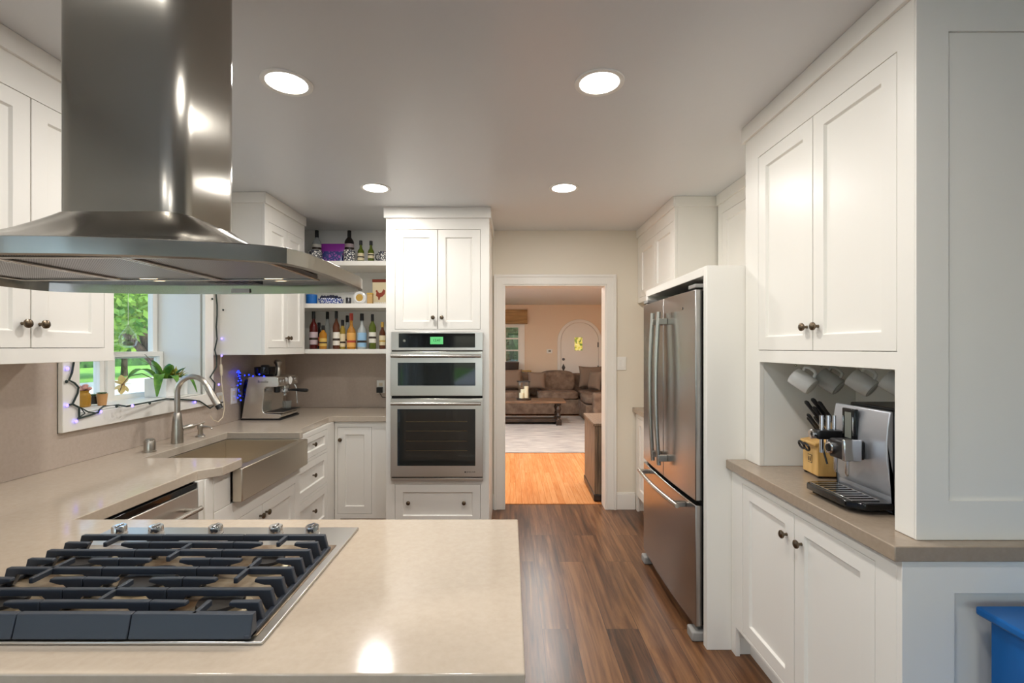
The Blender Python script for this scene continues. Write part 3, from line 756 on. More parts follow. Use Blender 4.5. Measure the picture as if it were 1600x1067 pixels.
b = bx('badge', 'white_plastic', (-.80, -.748, 1.3585, 1.360, 1.607, 1.619), t)

# ================================================================== WALL OVEN
t = thing('wall_oven', 'stainless double wall oven with microwave in the white tower', 'oven', (-.886, OY, 0))
W = .684
bx('oven_body', 'steel_dark', (.008, W-.010, .004, .56, .475, 1.555), t)
bx('trim_panel', 'steel_horizontal', (0, W, -.006, -.001, .462, 1.568), t, .001)
z0, z1 = 1.430, 1.566
p = bx('control_panel', 'steel_horizontal', (0, W, -.022, -.0065, z0, z1), t, .002)
bx('control_glass', 'black_gloss', (.058, W-.058, -.0235, -.0222, z0+.020, z1-.010), p)
bx('clock_display', 'display_green', (.292, .388, -.0245, -.0236, 1.475, 1.530), p)
text('clock_digits', '12:47', .026, 'black_plastic', p, (.340, -.0247, 1.503), (PI/2, 0, 0))
bm = B(); lathe(bm, [(.010, -.0237), (.009, -.0242), (.001, -.0243)], (.100, 0, 1.500), 18, axis='y'); obj('indicator', bm, 'display_grey', p)
def oven_door(name, za, zb, win, hz):
    d = bx(name, 'steel_horizontal', (0, W, -.040, -.0065, za, zb), t, .003)
    bx('door_glass', 'oven_glass', (win[0], win[1], -.0420, -.0403, win[2], win[3]), d, .0005)
    bm = B(); tube(bm, [(.012, -.078, hz), (W-.012, -.078, hz)], .0125, 16)
    for x in (.045, W-.045): tube(bm, [(x, -.078, hz), (x, -.0402, hz)], .008, 10)
    obj('handle', bm, 'steel', d)
    return d
d1 = oven_door('microwave_door', 1.092, 1.420, (.055, W-.055, 1.168, 1.338), 1.388)
d2 = oven_door('oven_door', .492, 1.072, (.052, W-.055, .575, .995), 1.038)
bx('oven_window', 'oven_window', (.098, W-.098, -.0428, -.0421, .625, .968), d2)
for z in (.685, .755, .83, .90): bx('oven_rack', 'oven_rack', (.115, W-.115, -.0434, -.0429, z, z+.006), d2)
bx('vent_trim', 'steel_horizontal', (0, W, -.030, -.0065, .462, .482), t, .002)
bx('vent_gap', 'gap_dark', (.004, W-.004, -.020, -.0065, .4825, .4915), t)
bx('vent_gap', 'gap_dark', (.004, W-.004, -.020, -.0065, 1.0725, 1.0915), t)
bx('vent_gap', 'gap_dark', (.004, W-.004, -.018, -.0065, 1.4205, 1.4295), t)
bx('logo', 'black_plastic', (W-.135, W-.125, -.0407, -.0401, .524, .534), d2)
text('lettering', 'JENN-AIR', .016, 'steel_dark', d2, (W-.088, -.0405, .529), (PI/2, 0, 0))

# ================================================================== REFRIGERATOR
t = thing('refrigerator', 'stainless french-door refrigerator with bottom freezer', 'refrigerator', (.90, 3.236, 0), RR)
W = .906
bx('body', 'steel_dark', (.004, W-.004, .056, .70, .05, 1.745), t, .004)
def fdoor(name, x0, x1, za, zb):
    bm = B(); n = 10; prof = []
    for k in range(n+1):
        x = x0+(x1-x0)*k/n; u = (x/W-.5)*2; prof.append((x, .012*u*u))
    prof += [(x1, .048), (x0, .048)]
    prism(bm, prof, za, zb)
    return obj(name, bm, 'steel_fridge', t, bevel=.004, smooth=30)
dl = fdoor('door', 0, W/2-.003, .695, 1.737); dr = fdoor('door', W/2+.003, W, .695, 1.737); dz = fdoor('freezer_drawer', 0, W, .075, .672)
bx('door_gasket', 'gap_dark', (.008, W-.008, .0485, .0555, .08, 1.73), t)
for d, x in ((dl, W/2-.055), (dr, W/2+.060)):
    bm = B(); pts = []
    for k in range(21):
        s = k/20; pts.append((x, -.045-.018*math.sin(PI*s), .775+(1.655-.775)*s))
    tube(bm, pts, .0125, 14, flat=.8)
    hd = obj('handle', bm, 'steel', d)
    for z in (.815, 1.60): bx('handle_mount', 'nickel_brushed', (x-.014, x+.014, -.050, .0005, z-.018, z+.018), hd, .003)
bm = B(); pts = [(.10+(W-.14-.0)*k/20*.93, -.045-.018*math.sin(PI*k/20), .640) for k in range(21)]
tube(bm, pts, .0125, 14); hd = obj('handle', bm, 'steel', dz)
for x in (.135, pts[-1][0]-.035): bx('handle_mount', 'nickel_brushed', (x-.018, x+.018, -.050, .0065, .628, .652), hd, .003)
for x in (.03, W-.045):
    bm = B(); box(bm, x-.03, x+.045, -.004, .10, .0, .050); obj('foot', bm, 'rubber_grey', t, bevel=.008)
bx('toe_grille', 'black_plastic', (.05, W-.05, .06, .07, .005, .0495), t)
for x in (.05, W-.05): bx('hinge_cover', 'rubber_grey', (x-.045, x+.045, .012, .09, 1.7455, 1.765), t, .003)
bm = B(); lathe(bm, [(.008, -.0008), (.007, -.002), (.001, -.0022)], (W-.16, .004, 1.655), 14, axis='y'); obj('badge', bm, 'chrome', dr)

# ================================================================== CEILING LAMPS
t0 = None
def clabel(x, y):
    side = 'over the sink side' if x < 0 else 'over the walkway'
    return 'round recessed ceiling lamp %s, %s' % (side, 'near the hood' if y == 1.877 and x < 0 else 'near the coffee cabinet' if y == 1.877 else 'near the oven tower' if x < 0 else 'near the doorway') 
lamps = []
for y in (1.877, 3.114, .64, -1.6):
    for x in (-.885, .354):
        lamps.append((x, y))
for x, y in lamps:
    lab = clabel(x, y) if y > 1 else 'round recessed ceiling lamp behind the viewer'
    if t0 is None:
        t0 = thing('recessed_lamp', lab, 'ceiling lamp', (x, y, CEIL), group='recessed ceiling lamps')
        bm = B(); lathe(bm, [(.098, -.0005), (.097, -.005), (.090, -.007), (.078, -.004), (.077, -.0005)], seg=40, close=False); obj('trim_ring', bm, 'white_plastic', t0)
        bm = B(); lathe(bm, [(.0765, -.0006), (.0765, -.0030), (.001, -.0032)], seg=40); obj('lens', bm, 'lamp_lens', t0)
        ld = bpy.data.lights.new('lamp_light', 'AREA'); ld.shape = 'DISK'; ld.size = .14; ld.energy = LAMP_W; ld.color = (1, .97, .93)
        lo = bpy.data.objects.new('lamp_light', ld); COL.objects.link(lo); lo.parent = t0; lo.location = (0, 0, -.012)
    else:
        dup(t0, (x, y, CEIL), None, lab)
for x, y in ((.4, 5.6), (-1.6, 5.6), (.4, 7.3), (-1.6, 7.3), (2.2, 6.4)):  # unseen lamps, added to brighten the living room
    r = dup(t0, (x, y, CEIL), None, 'unseen round recessed ceiling lamp added to light the living room')
    for c in r.children:
        if c.type == 'LIGHT':
            if 'living_fill' not in bpy.data.lights: c.data.copy().name = 'living_fill'
            c.data = bpy.data.lights['living_fill']; c.data.energy = 32

# ================================================================== RIGHT NICHE: KNIFE BLOCK, COFFEE MACHINE, MUGS, CHEST
t = thing('knife_block', 'light wood knife block with black-handled knives in the niche', 'knife block', (1.262, 1.992, CT+.0008), -.10)
bm = B(); prism_axis(bm, [(0, .008), (.145, .008), (.145, .205), (.085, .225), (.030, .150), (-.012, .142), (-.012, .130), (0, .130)], -.06, .06, 'y')
blk = obj('block', bm, 'block_wood', t, bevel=.003)
for x in (.012, .13):
    for y in (-.05, .05): bx('foot', 'black_plastic', (x-.008, x+.008, y-.006, y+.006, 0, .0078), t)
plate_ = bx('emblem', 'dark_wood', (-.0012, -.0002, -.016, .016, .052, .086), t)
bx('emblem_ground', 'block_wood', (-.0018, -.0013, -.0135, .0135, .0545, .0835), plate_)
bm = B()
for y in (-.006, .006): ball(bm, (-.0022, y, .0755), .003, (.3, 1, 1), 8); box(bm, -.0026, -.0019, y-.0035, y+.0035, .059, .072)
obj('emblem_figures', bm, 'dark_wood', plate_)
d = Vector((-.58, .0, .815))
kn = [(.052, .046, .180, .062, .008), (.052, .018, .180, .085, .010), (.070, .030, .205, .120, .0115), (.070, -.004, .205, .095, .011), (.083, -.030, .222, .105, .011), (.052, -.030, .180, .080, .009), (.083, .008, .222, .115, .012)]
for i, (x, y, z, l, r) in enumerate(kn):
    p = Vector((x, y, z-.002)); bm = B()
    tube(bm, [p, p+d*.012, p+d*l*.6, p+d*l, p+d*(l+.006)], [r*.8, r, r*.92, r*1.12, r*.7], 12, flat=.62)
    k = obj('knife_handle', bm, 'black_plastic', t)
    bm = B(); cyl(bm, p+d*.001, p+d*.010, r*.86, seg=10); obj('bolster', bm, 'steel', k)
bm = B()
for y in (.016, -.022):
    pts = [(-.014-.006*math.sin(a)-.012, y+.020*math.cos(a), .122+.015*math.sin(a)) for a in [2*PI*k/20 for k in range(21)]]
    tube(bm, pts, .0045, 8, caps=False)
obj('scissor_handles', bm, 'black_plastic', t)

t = thing('coffee_machine', 'silver automatic coffee machine with black drip tray in the niche', 'coffee machine', (1.20, 1.637, CT+.003))
prof = [(.040, .0), (.024, .045), (.010, .10), (.001, .17), (.0, .23), (.004, .28), (.012, .325)]
bm = B(); prism_axis(bm, prof+[(.022, .3275), (.022, .0)], -.127, .127, 'y'); obj('front_panel', bm, 'silver_metal', t, bevel=.003, smooth=30)
bm = B(); prism_axis(bm, [(.0235, .012), (.335, .012), (.335, .29), (.30, .318), (.0235, .322)], -.131, .131, 'y'); bd = obj('body', bm, 'steel_dark', t, bevel=.006)
bm = B(); box(bm, .06, .30, -.118, .118, .3185, .332); obj('top_lid', bm, 'black_plastic', t, bevel=.004)
bm = B(); tube(bm, [(.12, -.05, .334), (.16, -.03, .340), (.22, -.05, .336)], .006, 8); lathe(bm, [(.03, .332), (.028, .345), (.001, .347)], (.2, .04, 0), 20); obj('lid_knob', bm, 'chrome', t)
bm = B(); prism(bm, [(-.100, .118), (-.112, .100), (-.112, -.100), (-.072, -.135), (.018, -.135), (.018, .128), (-.060, .128)], .014, .036)
tr_ = obj('drip_tray', bm, 'black_gloss', t, bevel=.004)
bm = B(); prism(bm, [(-.09, .10), (-.05, -.10), (-.0, -.10), (-.0, .10)], .0, .0138); obj('tray_base', bm, 'black_plastic', tr_)
bm = B()
for k in range(9): box(bm, -.096, -.008, -.108+k*.025, -.098+k*.025, .0362, .0395)
box(bm, -.098, -.094, -.108, .102, .0362, .0395); box(bm, -.010, -.006, -.108, .102, .0362, .0395)
obj('tray_grille', bm, 'chrome', tr_, bevel=.0008)
dp = bx('display_panel', 'black_gloss', (-.010, .004, -.002, .062, .195, .318), t, .003)
bx('screen', 'display_grey', (-.0112, -.0102, .014, .046, .215, .305), dp, .0005)
for y in (.003, .052): bx('button_strip', 'chrome', (-.0125, -.0102, y, y+.006, .225, .290), dp, .001)
s1 = bx('spout_block', 'black_plastic', (-.075, .002, -.035, .035, .150, .215), t, .006)
bm = B(); lathe(bm, [(.0205, 0), (.0205, -.008), (.016, -.010), (.001, -.0102)], (-.0752, .022, .182), 24, axis='x'); obj('dial', bm, 'chrome', s1)
bm = B(); lathe(bm, [(.0135, -.0104), (.013, -.0125), (.001, -.0127)], (-.0752, .022, .182), 20, axis='x'); obj('dial_cap', bm, 'black_gloss', s1)
bx('spout_cover', 'chrome', (-.080, -.020, -.050, -.036, .150, .222), s1, .003)
for y in (.028, -.028):
    bm = B(); tube(bm, [(-.055, y, .1495), (-.055, y, .105), (-.053, y, .095)], [.0065, .006, .004], 12); obj('spout', bm, 'chrome', s1)
s2 = bx('frother_block', 'black_plastic', (-.085, .006, .072, .112, .200, .232), t, .004)
bm = B(); lathe(bm, [(.017, 0), (.018, -.012), (.014, -.016), (.001, -.017)], (-.0855, .096, .216), 22, axis='x'); obj('dial', bm, 'chrome', s2)
for x in (-.064, -.040, -.018):
    bm = B(); cyl(bm, (x, .090, .150), (x, .090, .285), .0072, seg=14); obj('milk_pipe', bm, 'chrome', s2)
bm = B(); tube(bm, [(-.042, .115, .231), (-.060, .105, .20), (-.050, .080, .11)], .0035, 8); obj('milk_hose', bm, 'black_plastic', s2)

def mug(label, loc, m, tilt):
    t = bpy.data.objects.new('hanging_mug', None); COL.objects.link(t); tag(t, label, 'mug', 'mugs hanging under the niche top')
    z = -tilt.normalized(); x = Vector((0, 0, 1)); x = (x-z*x.dot(z)).normalized(); y = z.cross(x)
    M = Matrix((x, y, z)).transposed().to_4x4(); M.translation = loc; t.matrix_world = M
    bm = B(); lathe(bm, [(.028, -.042), (.035, -.040), (.0375, -.033), (.0385, .042), (.037, .044), (.0345, .042), (.0335, -.033), (.02, -.036), (.001, -.036)], seg=32)
    lathe(bm, [(.026, -.0422), (.029, -.0435), (.031, -.042)], seg=32, close=False)
    obj('cup', bm, m, t)
    bm = B(); tube(bm, [(.038, 0, .026), (.052, 0, .028), (.060, 0, .016), (.061, 0, -.004), (.054, 0, -.018), (.037, 0, -.022)], .0048, 10, flat=1.3); obj('handle', bm, m, t)
    return t
dirs = Vector((.46, -.62, -.52))
mug('white mug hanging under the niche top, first from the knife block side', (1.230, 1.985, 1.308), 'mug_white', dirs)
mug('glass mug hanging under the niche top between two white mugs', (1.326, 1.965, 1.308), 'mug_clear', dirs)
mug('white mug hanging under the niche top above the machine screen', (1.394, 1.875, 1.308), 'mug_white', dirs)
mug('small white mug hanging deepest in the niche above the coffee machine', (1.455, 1.780, 1.308), 'mug_white', dirs)
for i, (x, y) in enumerate(((1.213, 2.012), (1.309, 1.992), (1.377, 1.902), (1.438, 1.807))):
    bm = B(); lathe(bm, [(.008, 0), (.008, -.002), (.002, -.003), (.002, -.008)], (x, y, 1.3865), 10)
    tube(bm, [(x, y, 1.379), (x+.006, y, 1.374), (x, y, 1.369), (x-.006, y, 1.374)], .0014, 6)
    tag(obj('cup_hook', bm, 'steel'), 'small metal cup hook screwed under the niche top, each holding a mug', 'hook', 'cup hooks')

t = thing('storage_chest', 'blue painted storage chest with a lid beside the end of the coffee counter', 'chest', (1.244, .74, 0))
bx('body', 'blue_paint', (.022, .50, .022, .508, .02, .735), t, .004)
bx('lid', 'blue_paint', (0, .52, 0, .528, .737, .760), t, .006)
for x in (.05, .47):
    for y in (.05, .48): bx('foot', 'black_plastic', (x-.02, x+.02, y-.02, y+.02, 0, .0195), t)

# ================================================================== ESPRESSO MACHINE
t = thing('espresso_machine', 'stainless espresso machine with bean hopper in the back corner', 'espresso machine', (-1.985, 3.478, CT+.0008))
bm = B(); W = .312
prism_axis(bm, [(.012, .012), (.285, .012), (.300, .022), (.302, .040), (.290, .046), (.185, .050), (.172, .060), (.166, .085), (.180, .235), (.195, .244), (.272, .244), (.288, .252), (.280, .312), (.262, .322), (.062, .322)], 0, W, 'y')
obj('housing', bm, 'steel_light', t, bevel=.004, smooth=35)
bx('base', 'black_plastic', (.006, .300, .004, W-.004, 0, .0118), t, .002)
bm = B(); prism_axis(bm, [(.0, .014), (.010, .014), (.050, .300), (.030, .300), (.0, .135)], .012, W-.012, 'y'); obj('water_tank', bm, 'black_gloss', t, bevel=.002)
bx('drip_tray', 'steel', (.186, .318, .012, W-.012, .0505, .058), t, .002)
bm = B()
for k in range(12): box(bm, .192, .314, .022+k*.0235, .036+k*.0235, .0582, .0605)
obj('drip_grid', bm, 'steel_dark', t)
h = None
bm = B(); lathe(bm, [(.060, .3225), (.072, .334), (.075, .375), (.075, .388), (.060, .392), (.001, .392)], (.135, .10, 0), 28); h = obj('bean_hopper', bm, 'black_gloss', t)
bm = B(); lathe(bm, [(.030, .3925), (.031, .398), (.024, .403), (.001, .404)], (.135, .10, 0), 20); obj('hopper_lid', bm, 'steel_dark', h)
bm = B(); lathe(bm, [(.024, .3225), (.026, .36), (.020, .372), (.018, .395), (.028, .41), (.030, .425), (.020, .44), (.001, .443)], (.175, .215, 0), 22); obj('tamper', bm, 'nickel_brushed', t)
bm = B(); lathe(bm, [(.038, 0), (.038, .010), (.034, .013), (.001, .0132)], (.2815, .165, .283), 28, axis='x'); g = obj('pressure_gauge', bm, 'chrome', t)
bm = B(); lathe(bm, [(.030, .0134), (.030, .0142), (.001, .0144)], (.2815, .165, .283), 24, axis='x'); obj('gauge_dial', bm, 'white_plastic', g)
for y in (.045, .085, .235, .275):
    bm = B(); lathe(bm, [(.013, 0), (.013, .006), (.001, .0065)], (.283, y, .283), 18, axis='x'); obj('button', bm, 'chrome', t)
bm = B(); lathe(bm, [(.036, .2435), (.036, .222), (.032, .218), (.001, .218)], (.235, .205, 0), 24); gh = obj('group_head', bm, 'steel', t)
bm = B(); lathe(bm, [(.034, .2175), (.034, .195), (.026, .188), (.001, .188)], (.235, .205, 0), 24); pf = obj('portafilter', bm, 'chrome', t)
bm = B(); tube(bm, [(.268, .205, .206), (.300, .206, .206), (.330, .206, .206), (.400, .207, .202), (.412, .207, .202)], [.007, .009, .012, .014, .010], 14); obj('handle', bm, 'black_plastic', pf)
bm = B()
for y in (.196, .214): tube(bm, [(.235, .205, .189), (.235, y, .178), (.235, y, .166)], .006, 8)
obj('spout', bm, 'chrome', pf)
bm = B(); tube(bm, [(.27, .288, .243), (.283, .290, .22), (.290, .293, .10), (.293, .294, .085)], [.006, .006, .005, .004], 10); obj('steam_wand', bm, 'chrome', t)
bm = B(); lathe(bm, [(.022, .2435), (.022, .20), (.016, .196), (.001, .196)], (.232, .085, 0), 20); obj('grind_outlet', bm, 'black_plastic', t)
bm = B(); lathe(bm, [(.020, .0606), (.030, .064), (.033, .12), (.031, .12), (.028, .066), (.001, .064)], (.25, .205, 0), 22); gl_ = tag(obj('glass_cup', bm, 'clear_glass', None, loc=(-1.985, 3.478, CT+.0008)), 'small clear glass cup on the espresso machine tray', 'glass')
text('lettering', 'Breville', .026, 'steel_dark', t, (.170, -.0003, .283), (PI/2, 0, 0))

# ================================================================== OUTLETS AND CORDS
def outlet(label, loc, rz, plug=False):
    t = thing('wall_outlet', label, 'outlet', loc, rz)
    bx('cover_plate', 'white_plastic', (-.036, .036, -.006, -.0003, -.058, .058), t, .002)
    for z in (-.022, .022): bx('socket', 'ivory_cord', (-.016, .016, -.0085, -.0062, z-.014, z+.014), t, .001)
    return t
outlet('white wall outlet on the left backsplash under the hanging lights', (XL+.0127, 3.27, 1.083), RL)
outlet('white wall outlet on the left backsplash behind the espresso machine', (XL+.0127, 3.435, 1.10), RL)
outlet('white wall outlet on the back backsplash beside the oven tower', (-1.155, YB-.0137, 1.10), 0)
t = thing('power_adapter', 'black plug adapter with a cord in the outlet beside the oven tower', 'plug', (-1.155, YB-.0137, 1.10))
bx('adapter', 'black_plastic', (-.03, .022, -.042, -.0088, -.052, -.002), t, .004)
bm = B(); tube(bm, [(-.004, -.025, -.052), (.02, -.03, -.09), (.11, -.03, -.10), (.19, -.03, -.14), (.195, -.03, -.182)], .003, 8); obj('cord', bm, 'black_plastic', t)

def c5(x, y): return (90+x/4.446, 450+y/4.446)
t = thing('string_lights', 'dark green string lights draped around the sink window', 'string lights', (0, 0, 0))
xf = XL+.044
def onZ(px, py, Z): Y = (H-Z)*F/(py-CY); return Vector(((px-CX)*Y/F, Y, Z))
path = [onX(*c5(*p), xf) for p in ((118, 470), (112, 520), (100, 590), (80, 640), (118, 660), (146, 690), (140, 730), (112, 790), (104, 806), (80, 812))]
bm = B(); tube(bm, path, .0042, 7)
p2 = [onX(*c5(*p), xf) for p in ((104, 806), (150, 830), (150, 880), (150, 905), (220, 885), (285, 862), (290, 845))]+[onZ(*c5(*p), 1.1545) for p in ((320, 820), (420, 812), (480, 822), (550, 808), (620, 795), (690, 782), (752, 770))]
p2 += [onX(*c5(*p), xf) for p in ((850, 772), (930, 778), (985, 785), (1010, 800), (1060, 835), (1110, 800), (1150, 792))]
tube(bm, p2, .0042, 7)
p3 = [onX(*c5(*p), xf) for p in ((1115, 800), (1085, 730), (1092, 660), (1060, 620), (1105, 545), (1104, 480), (1092, 430), (1118, 355), (1102, 270), (1112, 190), (1114, 120), (1102, 60), (1100, 20), (1095, -60), (1110, -160))]
for q in p3: q.y = min(q.y, 3.194)
tube(bm, p3, .0042, 7)
p4 = [onX(*c5(*p), xf) for p in ((140, 905), (190, 870), (160, 830), (215, 862), (280, 868))]
tube(bm, p4, .003, 7)
obj('wire', bm, 'green_wire', t)
bulbs = [(onX(*c5(62, 650), xf), 0), (onX(*c5(66, 815), xf), 1), (onX(*c5(130, 925), xf), 1), (onX(*c5(70, 560), xf), 1), (onZ(*c5(410, 822), 1.159), 0), (onZ(*c5(520, 818), 1.159), 1), (onZ(*c5(640, 800), 1.159), 0), (onX(*c5(955, 792), xf), 1), (onX(*c5(1120, 670), xf), 1), (onX(*c5(1075, 75), xf), 0), (onY(*c5(1150, 152), 3.192), 0), (onY(*c5(1140, 352), 3.192), 1), (onY(*c5(1140, 470), 3.192), 1), (onX(*c5(300, 858), xf), 1)]
for p, on in bulbs:
    bm = B(); ball(bm, p, .0058, (1, 1, 1.3), 8); obj('bulb', bm, 'led_violet' if on else 'green_wire', t)
t = thing('blue_string_lights', 'bunch of blue fairy lights behind the espresso machine', 'string lights', (-1.985, 3.47, CT))
bm = B(); pts = []
rnd = random.Random(3)
for k in range(46): pts.append((-.002+rnd.random()*.022, -.024+rnd.random()*.014, .13+.225*abs(math.sin(k*.37))+rnd.random()*.02))
for k in range(10): pts.append((.02+k*.018, -.004+.01*math.sin(k), .332+.008*math.cos(k*1.7)))
tube(bm, pts, .0022, 6); obj('wire', bm, 'green_wire', t)
for k in range(1, 56, 2):
    bm = B(); ball(bm, pts[k], .0055, seg=8); obj('bulb', bm, 'led_blue', t)
t = thing('power_cable', 'ivory cord with an inline connector hanging by the sink window', 'cord', (0, 0, 0))
xc = XL+.058
bm = B(); tube(bm, [onX(345, 553, xc), onX(345.5, 575, xc), onX(346, 595, xc), onX(349, 620, xc), onX(351, 637, xc), onX(348, 652, xc), onX(341, 659, xc), onX(333, 656, xc), onX(329, 650, xc)], .0034, 8); obj('cable', bm, 'ivory_cord', t)
bm = B(); tube(bm, [onX(345.4, 569, xc), onX(345.5, 572, xc), onX(345.8, 583, xc), onX(346, 587, xc)], [.006, .010, .010, .006], 10); obj('connector', bm, 'ivory_cord', t)

# ================================================================== WINDOW SILL
SZ = WZ0+.0058
def leaf(bm, pts, w, mi=0, th=.0015, fold=.25):
    """a strap leaf along pts, widest in the middle"""
    pts = [Vector(p) for p in pts]; n = len(pts); rows_ = []
    for i, p in enumerate(pts):
        d = (pts[min(i+1, n-1)]-pts[max(i-1, 0)]).normalized()
        s = d.cross(Vector((0, 0, 1)));  s = s.normalized() if s.length > 1e-4 else Vector((0, 1, 0))
        u = s.cross(d).normalized(); q = i/(n-1); ww = w*(math.sin(PI*min(.98, max(.06, q*.9+.08))))**.7
        rows_.append([bm.verts.new(p-s*ww+u*ww*fold), bm.verts.new(p), bm.verts.new(p+s*ww+u*ww*fold), bm.verts.new(p+s*ww+u*(ww*fold-th)), bm.verts.new(p-u*th), bm.verts.new(p-s*ww+u*(ww*fold-th))])
    for i in range(n-1):
        for k in range(6): bm.faces.new((rows_[i][k], rows_[i][(k+1) % 6], rows_[i+1][(k+1) % 6], rows_[i+1][k])).material_index = mi
    bm.faces.new(rows_[0][::-1]).material_index = mi; bm.faces.new(rows_[-1]).material_index = mi
def arcpts(p0, d, l, drop, n=9, lift=0.):
    p0 = Vector(p0); d = Vector(d).normalized()
    return [p0+d*l*(k/(n-1))+Vector((0, 0, lift*math.sin(PI*k/(n-1)*.7)-drop*(k/(n-1))**2)) for k in range(n)]
t = thing('planter_box', 'white planter box with an orchid and leafy plants on the window sill', 'plant', (-2.128, 2.935, SZ))
bm = B(); plate(bm, [-.066, .066], [-.095, .095], [(-.058, .058, -.087, .087)], 0, .112)
for v in bm.verts: v.co = Vector((v.co.x, v.co.z, v.co.y))
bmesh.ops.recalc_face_normals(bm, faces=bm.faces[:]); obj('box', bm, 'planter_white', t, bevel=.002)
bx('soil', 'soil', (-.0575, .0575, -.0865, .0865, .004, .10), t)
rnd = random.Random(11)
def lf(pts, w, m='leaf_green'):
    bm = B(); leaf(bm, pts, w); return obj('leaf', bm, m, t, smooth=80)
lf(arcpts((-.02, -.05, .105), (-.15, -.9, .35), .20, .10, lift=.06), .028)
lf(arcpts((.02, -.07, .105), (.35, -.75, .5), .13, .20, lift=.05), .026)
lf(arcpts((-.03, -.02, .10), (-.05, -.3, .9), .15, .02), .034)
lf(arcpts((.0, .0, .10), (.3, -.1, .9), .13, .03), .034)
lf(arcpts((.02, .02, .10), (.45, .2, .8), .13, .04), .032, 'leaf_teal')
lf(arcpts((-.01, .03, .10), (-.1, .2, .9), .12, .02), .030, 'leaf_teal')
lf(arcpts((.04, -.03, .10), (.8, -.5, .4), .11, .08, lift=.03), .022)
lf(arcpts((.045, .05, .105), (.9, .05, .25), .11, .15, lift=.04), .018)
bm = B()
for k in range(70):
    a = rnd.random()*2*PI; e_ = .25+rnd.random()*.9
    leaf(bm, arcpts((.01+rnd.uniform(-.03, .03), .04+rnd.uniform(-.03, .03), .105), (math.cos(a)*e_*.8, math.sin(a)*e_*.7, 1), .06+rnd.random()*.06, .02+rnd.random()*.03, 5), .0055, th=.0006)
obj('grassy_leaves', bm, 'leaf_yellow', t, smooth=80)
bm = B(); tube(bm, [(-.03, -.05, .10), (-.06, -.12, .145), (-.07, -.20, .135), (-.07, -.25, .09), (-.07, -.27, .05)], .0022, 7); tube(bm, [(0, .0, .1), (-.04, -.05, .20), (-.06, -.10, .26)], .0016, 6); tube(bm, [(0, .0, .1), (-.02, -.08, .19), (-.05, -.15, .23)], .0014, 6)
obj('stem', bm, 'bark', t)
t = thing('flower_jar', 'amber glass jar with dried pink flowers on the window sill', 'jar', (-2.150, 2.388, SZ))
bm = B(); lathe(bm, [(.024, 0), (.028, .004), (.029, .055), (.026, .066), (.020, .072), (.021, .082), (.019, .082), (.018, .070), (.001, .066)], seg=22); obj('jar', bm, 'amber', t)
bm = B()
for k in range(9):
    a = k*2.4; r = .006+.0022*k; ball(bm, (r*math.cos(a), r*math.sin(a), .094+.012*math.cos(k)), .011, (1, 1, .8), 8)
obj('flowers', bm, 'petal_pink', t)
bm = B()
for k in range(4): cyl(bm, (0, 0, .068), (.012*math.cos(k*1.6), .012*math.sin(k*1.6), .092), .0015, seg=6)
obj('stem', bm, 'bark', t)
def succulent_pot(label, loc, m, r, h):
    t = thing('succulent_pot', label, 'potted plant', loc)
    bm = B(); lathe(bm, [(r*.72, 0), (r*.75, .003), (r, h), (r*.92, h), (r*.70, .006), (.001, .006)], seg=22); obj('pot', bm, m, t)
    bm = B(); lathe(bm, [(r*.72, .007), (r*.88, h*.88), (.001, h*.9)], seg=18); obj('soil', bm, 'soil', t)
    bm = B()
    for k in range(22):
        a = k*2.4; e_ = .25+.04*k
        leaf(bm, arcpts((0, 0, h*.9), (math.cos(a)*e_, math.sin(a)*e_, .9), r*(.75+.02*k), .004, 5), r*.17, th=.004)
    obj('rosette', bm, 'succulent', t, smooth=60)
succulent_pot('small succulent in a clear glass pot on the window sill', (-2.165, 2.462, SZ), 'clear_glass', .023, .050)
succulent_pot('small succulent in a tan clay pot beside a glass pot on the sill', (-2.115, 2.455, SZ), 'terracotta', .024, .060)
t = thing('hanging_terrarium', 'teardrop glass terrarium hanging in the window', 'terrarium', (-2.20, 2.728, 1.50))
bm = B(); lathe(bm, [(.010, -.052), (.036, -.040), (.046, -.010), (.040, .018), (.022, .048), (.008, .070), (.004, .082)], seg=24, close=False); obj('glass', bm, 'thin_glass', t)
bm = B(); tube(bm, [(0, 0, .082), (0, 0, WZ1-1.50-.002)], .0009, 6); obj('string', bm, 'white_plastic', t)
bm = B(); ball(bm, (0, 0, -.026), .024, (1.1, 1.1, .6), 12)
for k in range(14):
    a = k*2.4; leaf(bm, arcpts((0, 0, -.018), (math.cos(a)*.7, math.sin(a)*.7, .8), .028, .004, 5), .004, th=.001)
obj('moss', bm, 'succulent', t)
t = thing('window_ornament', 'pale yellow flower ornament stuck on the window glass', 'ornament', (-2.2655, 2.762, 1.235))
bm = B()
for k in range(7):
    a = 2*PI*k/7; leaf(bm, [(.004+.004*q, math.cos(a)*.058*q, math.sin(a)*.058*q) for q in (0, .25, .5, .75, 1)], .020, th=.001, fold=.05)
obj('petals', bm, 'petal_yellow', t, smooth=60)
bm = B(); ball(bm, (.008, 0, 0), .012, (.5, 1, 1), 12); obj('center', bm, 'terracotta', t)

